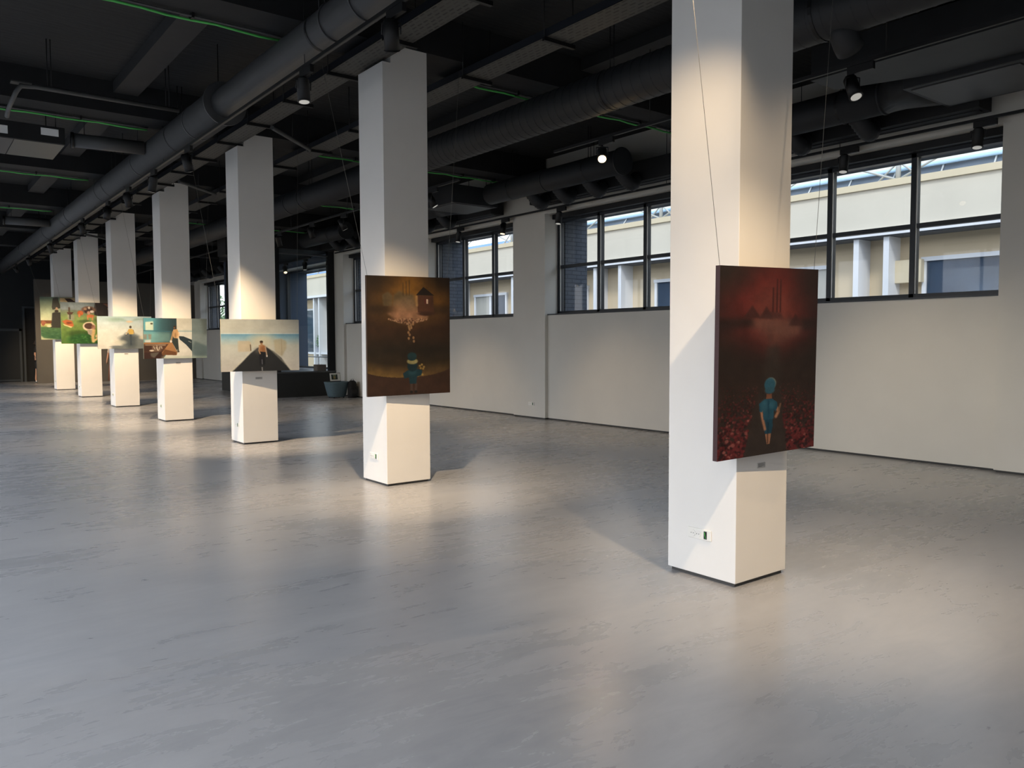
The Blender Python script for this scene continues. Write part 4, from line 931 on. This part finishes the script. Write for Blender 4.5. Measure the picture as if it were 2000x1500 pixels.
for k, (x, y) in enumerate(((-5.5, -3.6), (-5.5, 1.2), (-5.5, 5.8), (-5.5, 10.4), (-5.5, 15.0), (-5.5, 19.6), (-5.5, 24.2))):
    aim = (x+2.6, y+0.4, 0.0)
    p, d = spot('added unseen black spotlight on the left hall track turned to the floor, %s from the camera' % ORD[k], (x, y, 4.20), aim, M['lens_warm'], 'added floor spotlights on the left hall track')
    lamp(p, aim, 255, 105, 0.9, (1.0, 0.95, 0.90), 0.08)  # unseen floods, added to brighten the floor
for k, (x, y) in enumerate(((3.05, -2.6), (3.05, 2.9))):
    aim = (x-1.2, y-0.3, 0.0) if k == 0 else (5.5, 1.5, 0.0)
    p, d = spot('added unseen black spotlight on the middle track turned %s' % ('to the floor, outside the right edge' if k == 0 else 'to the window wall, behind the nearest column'), (x, y, 4.20), aim, M['lens_warm'], 'added floor spotlights on the middle track')
    lamp(p, aim, 170 if k == 0 else 270, 100 if k == 0 else 74, 1.0, (1.0, 0.94, 0.88) if k == 0 else (1.0, 0.84, 0.62), 0.08)  # unseen lamps, added to brighten the floor and the window wall

# ------------------------------------------------------------------ furniture by the bay
def tub(label, loc, rotz):
    t = thing('tub_chair', label, 'armchair', loc, (0, 0, rotz))
    rings = []
    n = 40
    def ring(rx, ry, z, ex=2.6):
        out = []
        for q in range(n):
            a = 2*pi*q/n; c_, s_ = cos(a), sin(a)
            out.append((rx*math.copysign(abs(c_)**(2/ex), c_), ry*math.copysign(abs(s_)**(2/ex), s_), z))
        return out
    MB().ring_loft([ring(0.225, 0.22, 0.03), ring(0.25, 0.24, 0.08), ring(0.33, 0.31, 0.42), ring(0.34, 0.32, 0.455), ring(0.32, 0.30, 0.465), ring(0.27, 0.25, 0.45), ring(0.25, 0.23, 0.36)], True, True).build('shell', M['chair'], t)
    MB().ring_loft([ring(0.245, 0.225, 0.362), ring(0.25, 0.23, 0.40), ring(0.24, 0.22, 0.43)], True, True).build('seat_cushion', M['bag'], t)
    f = MB()
    for sx in (-1, 1):
        for sy in (-1, 1): f.tube((sx*0.15, sy*0.15, 0), (sx*0.15, sy*0.15, 0.035), 0.018, n=12)
    f.build('foot', M['black'], t)
tub('blue-grey tapered tub chair against the black counter', (5.72, 18.02, 0), 0)
t = thing('framed_picture', 'small white-matted framed picture propped on the blue tub chair', 'framed picture', (5.74, 18.12, 0.4665), (radians(-12), 0, 0))
MB().box(-0.17, 0, 0, 0.17, 0.02, 0.25).build('frame', M['black'], t, 0.003)
m_ = MB().box(-0.16, -0.003, 0.012, 0.16, 0, 0.238).build('mat_board', M['paper'], t)
cv = Canvas(40, 30, (60, 80, 66)); cv.vgrad([(0, (150, 160, 150)), (0.3, (96, 112, 90)), (1, (52, 66, 48))]); cv.poly([(0, 0), (0.22, 0), (0.22, 1), (0, 1)], (34, 46, 44)); cv.poly([(0.78, 0), (1, 0), (1, 1), (0.78, 1)], (30, 44, 44)); cv.blob(0.5, 0.6, 0.15, 0.3, (150, 130, 90), 0.8)
pp = canvas_obj(cv, 0.19, 0.15, 0.001, (40, 40, 40), m_, 1.0); pp.name = 'picture_print'; pp.location = (-0.02, -0.0045, 0.128)
t = thing('backpack', 'black fabric bag standing on the floor between the tub chair and wall', 'bag', (6.06, 17.70, 0))
def bring(rx, ry, z, dx=0, dy=0): return [(dx+rx*math.copysign(abs(cos(2*pi*q/28))**0.7, cos(2*pi*q/28)), dy+ry*math.copysign(abs(sin(2*pi*q/28))**0.7, sin(2*pi*q/28)), z) for q in range(28)]
MB().ring_loft([bring(0.12, 0.10, 0.0), bring(0.125, 0.115, 0.05), bring(0.125, 0.12, 0.25), bring(0.12, 0.11, 0.38), bring(0.10, 0.085, 0.46), bring(0.05, 0.05, 0.50)], True, True).build('bag_body', M['bag'], t)
MB().path([(-0.04, 0, 0.485), (-0.035, 0, 0.53), (0.035, 0, 0.53), (0.04, 0, 0.485)], 0.008, 8).build('handle', M['blackmatt'], t)
MB().ring_loft([bring(0.09, 0.03, 0.05, 0, -0.115), bring(0.095, 0.04, 0.12, 0, -0.12), bring(0.08, 0.03, 0.24, 0, -0.115)], True, True).build('front_pocket', M['bag'], t)

# ------------------------------------------------------------------ visitors (mostly hidden)
def skinned(name, verts, edges, rad, m, parent, lv=2):
    me = bpy.data.meshes.new(name); me.from_pydata(verts, edges, [])
    o = bpy.data.objects.new(name, me); COL.objects.link(o)
    sm = o.modifiers.new('Skin', 'SKIN'); sm.use_smooth_shade = True
    for i, r in enumerate(rad): me.skin_vertices[0].data[i].radius = (r, r) if not isinstance(r, tuple) else r
    me.skin_vertices[0].data[0].use_root = True
    ss = o.modifiers.new('Sub', 'SUBSURF'); ss.levels = lv; ss.render_levels = lv
    dg = bpy.context.evaluated_depsgraph_get(); dg.update()
    ne = bpy.data.meshes.new_from_object(o.evaluated_get(dg)); ne.name = name
    bpy.data.objects.remove(o); ne.materials.clear(); ne.materials.append(m)
    for p in ne.polygons: p.use_smooth = True
    q = bpy.data.objects.new(name, ne); COL.objects.link(q); q.parent = parent
    return q
def person(label, loc, rotz, top, bottom, long_skirt, lean=0.0):
    t = thing('person', label, 'person', loc, (0, 0, rotz))
    V = [(0, 0, 0.93), (0, 0.01, 1.12), (0, 0, 1.34), (0, 0, 1.45), (0, -0.015, 1.50), (0, -0.02, 1.58), (0, -0.02, 1.66)]
    E = [(i, i+1) for i in range(6)]; R = [0.13, 0.12, 0.13, 0.07, 0.05, 0.085, 0.075]
    for s in (-1, 1):
        b = len(V); V += [(s*0.09, 0, 0.86), (s*0.10, -0.02*s, 0.48), (s*0.10, 0.01-0.06*s, 0.09), (s*0.105, -0.13-0.06*s, 0.04)]
        R += [0.085, 0.055, 0.035, 0.03]; E += [(0, b), (b, b+1), (b+1, b+2), (b+2, b+3)]
        b = len(V); V += [(s*0.17, 0, 1.38), (s*0.23, 0.02, 1.12), (s*0.25, -0.10, 0.92), (s*0.25, -0.14, 0.84)]
        R += [0.05, 0.038, 0.028, 0.03]; E += [(3, b), (b, b+1), (b+1, b+2), (b+2, b+3)]
        for f in range(5):
            b2 = len(V); ox = (f-1.8)*0.016
            V += [(s*0.25+ox*0.3, -0.14+ox, 0.80+(0.02 if f == 0 else 0)), (s*0.25+ox*0.3, -0.145+ox, 0.755+(0.03 if f in (0, 4) else 0))]; R += [0.009, 0.008]; E += [(b+3, b2), (b2, b2+1)]
    nb = len(V); V += [(0, -0.105, 1.595)]; R += [0.016]; E += [(5, nb)]          # nose
    skinned('body', V, E, R, M['skin'], t)
    skinned('hair', [(0, 0.02, 1.62), (0, 0.015, 1.70), (0, 0.05, 1.55)], [(0, 1), (0, 2)], [0.095, 0.075, 0.075], M['hair'], t)
    tv = [(0, 0, 0.97), (0, 0.01, 1.15), (0, 0, 1.33), (0, 0, 1.43)]; te = [(0, 1), (1, 2), (2, 3)]; tr = [0.145, 0.135, 0.145, 0.085]
    for s in (-1, 1):
        b = len(tv); tv += [(s*0.17, 0, 1.38), (s*0.215, 0.015, 1.18)]; tr += [0.062, 0.054]; te += [(3, b), (b, b+1)]
    skinned('shirt', tv, te, tr, M[top], t)
    if long_skirt:
        MB().ring_loft([[(r*cos(2*pi*q/32)*(1+0.05*sin(q*2.6)), r*0.85*sin(2*pi*q/32), z) for q in range(32)] for r, z in ((0.15, 1.0), (0.19, 0.85), (0.22, 0.55), (0.26, 0.12))], True, True).build('skirt', M[bottom], t)
    else:
        pv = [(0, 0, 0.95)]; pe = []; pr = [0.145]
        for s in (-1, 1):
            b = len(pv); pv += [(s*0.09, 0, 0.85), (s*0.10, -0.02*s, 0.52)]; pr += [0.098, 0.08]; pe += [(0, b), (b, b+1)]
        skinned('shorts', pv, pe, pr, M[bottom], t)
    for s in (-1, 1):
        sv = [(s*0.105, 0.02-0.06*s, 0.045), (s*0.105, -0.15-0.06*s, 0.035)]
        skinned('shoe', sv, [(0, 1)], [0.042, 0.036], M['shoe'], t, 1)
person('person in black clothes with bare legs, half hidden behind the grey partition edge', (0.27, 34.25, 0.012), radians(60), 'blackcloth', 'blackcloth', False)
person('person in a cream top and long brown skirt, half hidden behind the fifth column', (2.47, 31.0, 0.012), radians(-20), 'creamcloth', 'browncloth', True)

# ------------------------------------------------------------------ outside
struct(MB().box(XO+0.01, -30, -0.32, 60, 90, -0.12).box(-70, -30, -0.32, XL-0.45, 90, -0.12).build('ground', M['ground']))
XF = 15.0
f = thing('facade_building', 'cream rendered building across the yard seen through all the windows', 'building', (XF, 0, -0.12))
def fb(name, m, *boxes, parent=None):
    mb = MB()
    for (x0, y0, z0, x1, y1, z1) in boxes: mb.box(x0-XF, y0, z0+0.12, x1-XF, y1, z1+0.12)
    return mb.build(name, m, parent or f)
Y0, Y1 = -12, 46
fb('upper_wall', M['render'], (XF, Y0, 4.2, XF+0.4, Y1, 5.42))
fb('cornice', M['cornice'], (XF-0.06, Y0, 5.33, XF+0.45, Y1, 5.49))
fb('canopy', M['fin'], (XF-0.12, Y0, 4.16, XF+1.2, Y1, 4.285))
fb('soffit', M['soffit'], (XF-0.05, Y0, 4.13, XF+1.2, Y1, 4.159))
fb('recessed_wall', M['renderrecess'], (XF+0.55, Y0, -0.12, XF+1.0, Y1, 4.13))
for y in (-4.0, -2.8, 6.75, 7.52, 15.82, 17.02, 25.5, 26.6, 21.7, 31.0, 32.2, 39.9, 40.6):
    fb('fin', M['fin'], (XF-0.02, y-0.07, -0.12, XF+0.55, y+0.07, 4.13))
WY = [(0.3, 6.0), (8.6, 14.6), (18.0, 20.6), (22.8, 24.9), (27.6, 30.4), (33.0, 39.2), (41.4, 44.5)]
for i, (a, b) in enumerate(WY):
    w = fb('window', M['fin'], (XF+0.44, a-0.12, 3.50, XF+0.56, b+0.12, 3.60), (XF+0.46, a-0.10, 0.9, XF+0.56, a, 3.5), (XF+0.46, b, 0.9, XF+0.56, b+0.1, 3.5), (XF+0.46, a, 0.9, XF+0.56, b, 1.0),
           *[(XF+0.47, a+(b-a)*t-0.06, 1.0, XF+0.56, a+(b-a)*t+0.06, 3.5) for t in ((0.36, 0.62) if b-a > 4 else (0.5,))])
    n = 3 if b-a > 4 else 2
    for j in range(n):
        ya, yb = a+(b-a)*j/n+0.0, a+(b-a)*(j+1)/n
        fb('pane', M['curtain'] if (i+j) % 3 == 1 else M['outglass'], (XF+0.50, ya+0.01, 1.0, XF+0.53, yb-0.01, 3.5), parent=w)
fb('flue_box', M['cornice'], (XF+0.30, 6.05, 3.0, XF+0.55, 6.7, 3.55))
# roof light strip above the cornice
sk_ = MB()
sk_.add([(0.30, Y0, 5.60), (0.30, 18.5, 5.60), (0.60, 18.5, 5.90), (0.60, Y0, 5.90)], [(0, 1, 2, 3)])
sk_.build('roof_glazing', M['skylight'], f)
sb_ = MB(); sb_.add([(0.30, 18.6, 5.57), (0.30, Y1, 5.57), (0.9, Y1, 5.90), (0.9, 18.6, 5.90)], [(0, 1, 2, 3)]); sb_.build('blue_roof_sheet', M['bluesheet'], f)
gb = MB(); y = Y0+0.4
while y < 18.4: gb.tube((0.28, y, 5.60), (0.58, y+0.05, 5.90), 0.022, n=6); y += 1.15
gb.build('glazing_bar', M['truss'], f)
MB().tube((0.52, Y0, 5.93), (0.52, 18.5, 5.93), 0.05, n=12).build('glow_tube', M['bluetube'], f)  # pale blue tube, its glow added in the material
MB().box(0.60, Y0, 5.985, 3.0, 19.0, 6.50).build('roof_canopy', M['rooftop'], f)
tr = MB()
for yc in (6.6, 14.2, 22.0, 29.5, 37.0):
    z0, z1 = 5.60, 6.35
    tr.tube((0.2, yc, z0), (0.2, yc, z1), 0.06, n=10)
    for s in (-1, 1):
        tr.tube((0.2, yc, z0+0.02), (0.2, yc+s*1.9, z1+0.05), 0.028, n=8); tr.tube((0.2, yc+s*0.55, z0), (0.2, yc-s*0.35, z1), 0.024, n=8)
        tr.tube((0.2, yc+s*3.6, z0), (0.2, yc+s*1.9, z1+0.05), 0.022, n=8)
tr.tube((0.2, Y0, 6.33), (0.2, Y1, 6.33), 0.03, n=8)
tr.build('roof_truss', M['truss'], f)

# plant in the opposite window, railing, and the tree by the far window
def leafy(mb, c, r, n, s, sq=1.0):
    for i in range(n):
        while True:
            p = Vector((random.uniform(-1, 1), random.uniform(-1, 1), random.uniform(-1, 1)))
            if 0.25 < p.length < 1: break
        p = Vector(c)+Vector((p.x*r, p.y*r, p.z*r*sq))
        a = Vector((random.uniform(-1, 1), random.uniform(-1, 1), random.uniform(-1, 1))).normalized(); b = a.orthogonal().normalized()
        l = s*random.uniform(0.6, 1.3)
        mb.add([p-a*l, p+b*l*0.45, p+a*l, p-b*l*0.45], [(0, 1, 2, 3)])
t = thing('tree', 'green tree beyond the far end window', 'tree', (12.4, 47.8, -0.12)); t.scale = (0.95, 0.95, 0.95)
MB().path([(0, 0, 0), (0.1, 0, 1.6), (0, 0.1, 3.0), (0.1, 0, 4.2)], [0.22, 0.17, 0.12, 0.05], 10).build('trunk', M['trunk'], t)
mb = MB()
for c, r in (((0, 0, 3.6), 1.5), ((0.9, 1.2, 3.0), 1.1), ((-0.8, -0.8, 2.8), 1.2), ((0.2, -1.3, 2.2), 1.0), ((0.5, 0.5, 1.9), 1.2)): leafy(mb, c, r, 420, 0.16)
mb.build('foliage', M['leaf'], t)
t = thing('potted_plant', 'green plant in a blue pot on the ledge outside the bay window', 'plant', (XF+0.3, 40.25, 1.0))
MB().ring_loft([[(r*cos(2*pi*q/20), r*sin(2*pi*q/20), z) for q in range(20)] for r, z in ((0.12, 0), (0.17, 0.28), (0.18, 0.30))], True, True).build('pot', M['pot'], t)
mb = MB(); leafy(mb, (0, 0, 0.62), 0.36, 150, 0.10, 1.2); mb.build('foliage', M['leaf'], t)
o = MB().box(XF+0.05, 38.8, 0.9, XF+0.54, 41.5, 1.0).build('ledge', M['fin']); tag(o, 'white stone ledge carrying the potted plant outside', 'ledge')
t = thing('railing', 'thin grey metal railing in the yard outside the bay window', 'railing', (11.5, 28.0, -0.12))
MB().tube((0, 0, 1.02), (0, 7, 1.02), 0.025, n=8).build('top_rail', M['conduit'], t)
MB().tube((0, 0, 0.55), (0, 7, 0.55), 0.018, n=8).build('lower_rail', M['conduit'], t)
for i in range(6): MB().tube((0, 0.1+i*1.35, 0), (0, 0.1+i*1.35, 1.02), 0.02, n=8).build('post', M['conduit'], t)

# ------------------------------------------------------------------ light
wd = bpy.data.worlds.new('sky'); SC.world = wd; wd.use_nodes = True
nt = wd.node_tree; bg = nt.nodes['Background']
tc = nt.nodes.new('ShaderNodeTexCoord'); sx = nt.nodes.new('ShaderNodeSeparateXYZ'); rp = nt.nodes.new('ShaderNodeValToRGB')
nt.links.new(tc.outputs['Generated'], sx.inputs[0]); nt.links.new(sx.outputs['Z'], rp.inputs['Fac']); nt.links.new(rp.outputs['Color'], bg.inputs['Color'])
rp.color_ramp.elements[0].position = 0.0; rp.color_ramp.elements[0].color = (0.98, 0.97, 0.98, 1)
rp.color_ramp.elements[1].position = 0.7; rp.color_ramp.elements[1].color = (0.62, 0.76, 1.0, 1)
bg.inputs['Strength'].default_value = 2.3
sun = bpy.data.lights.new('sun', 'SUN'); sun.energy = 2.0; sun.angle = radians(12); sun.color = (1, 0.97, 0.92)
so = bpy.data.objects.new('sun', sun); COL.objects.link(so); so.rotation_euler = Vector((0.55, 0.35, -0.75)).to_track_quat('-Z', 'Y').to_euler()

def area(loc, rot, sx_, sy_, power, col, spread=180):
    l = bpy.data.lights.new('window_daylight', 'AREA'); l.shape = 'RECTANGLE'; l.size = sx_; l.size_y = sy_; l.energy = power; l.color = col; l.spread = radians(spread)
    o = bpy.data.objects.new('window_daylight', l); COL.objects.link(o); o.location = loc; o.rotation_euler = rot
DAY = (0.78, 0.88, 1.0)
for a, b in BAYS:
    area((XL-0.30, (a+b)/2, 2.5), (0, -pi/2+radians(44), 0), 3.3, b-a-0.1, 92, DAY, 96)

SC.view_settings.view_transform = 'Standard'; SC.view_settings.look = 'None'
SC.view_settings.exposure = 0.0
SC.cycles.use_denoising = True
SC.cycles.max_bounces = 8; SC.cycles.diffuse_bounces = 4; SC.cycles.sample_clamp_indirect = 6.0
SC.cycles.caustics_reflective = False; SC.cycles.caustics_refractive = False
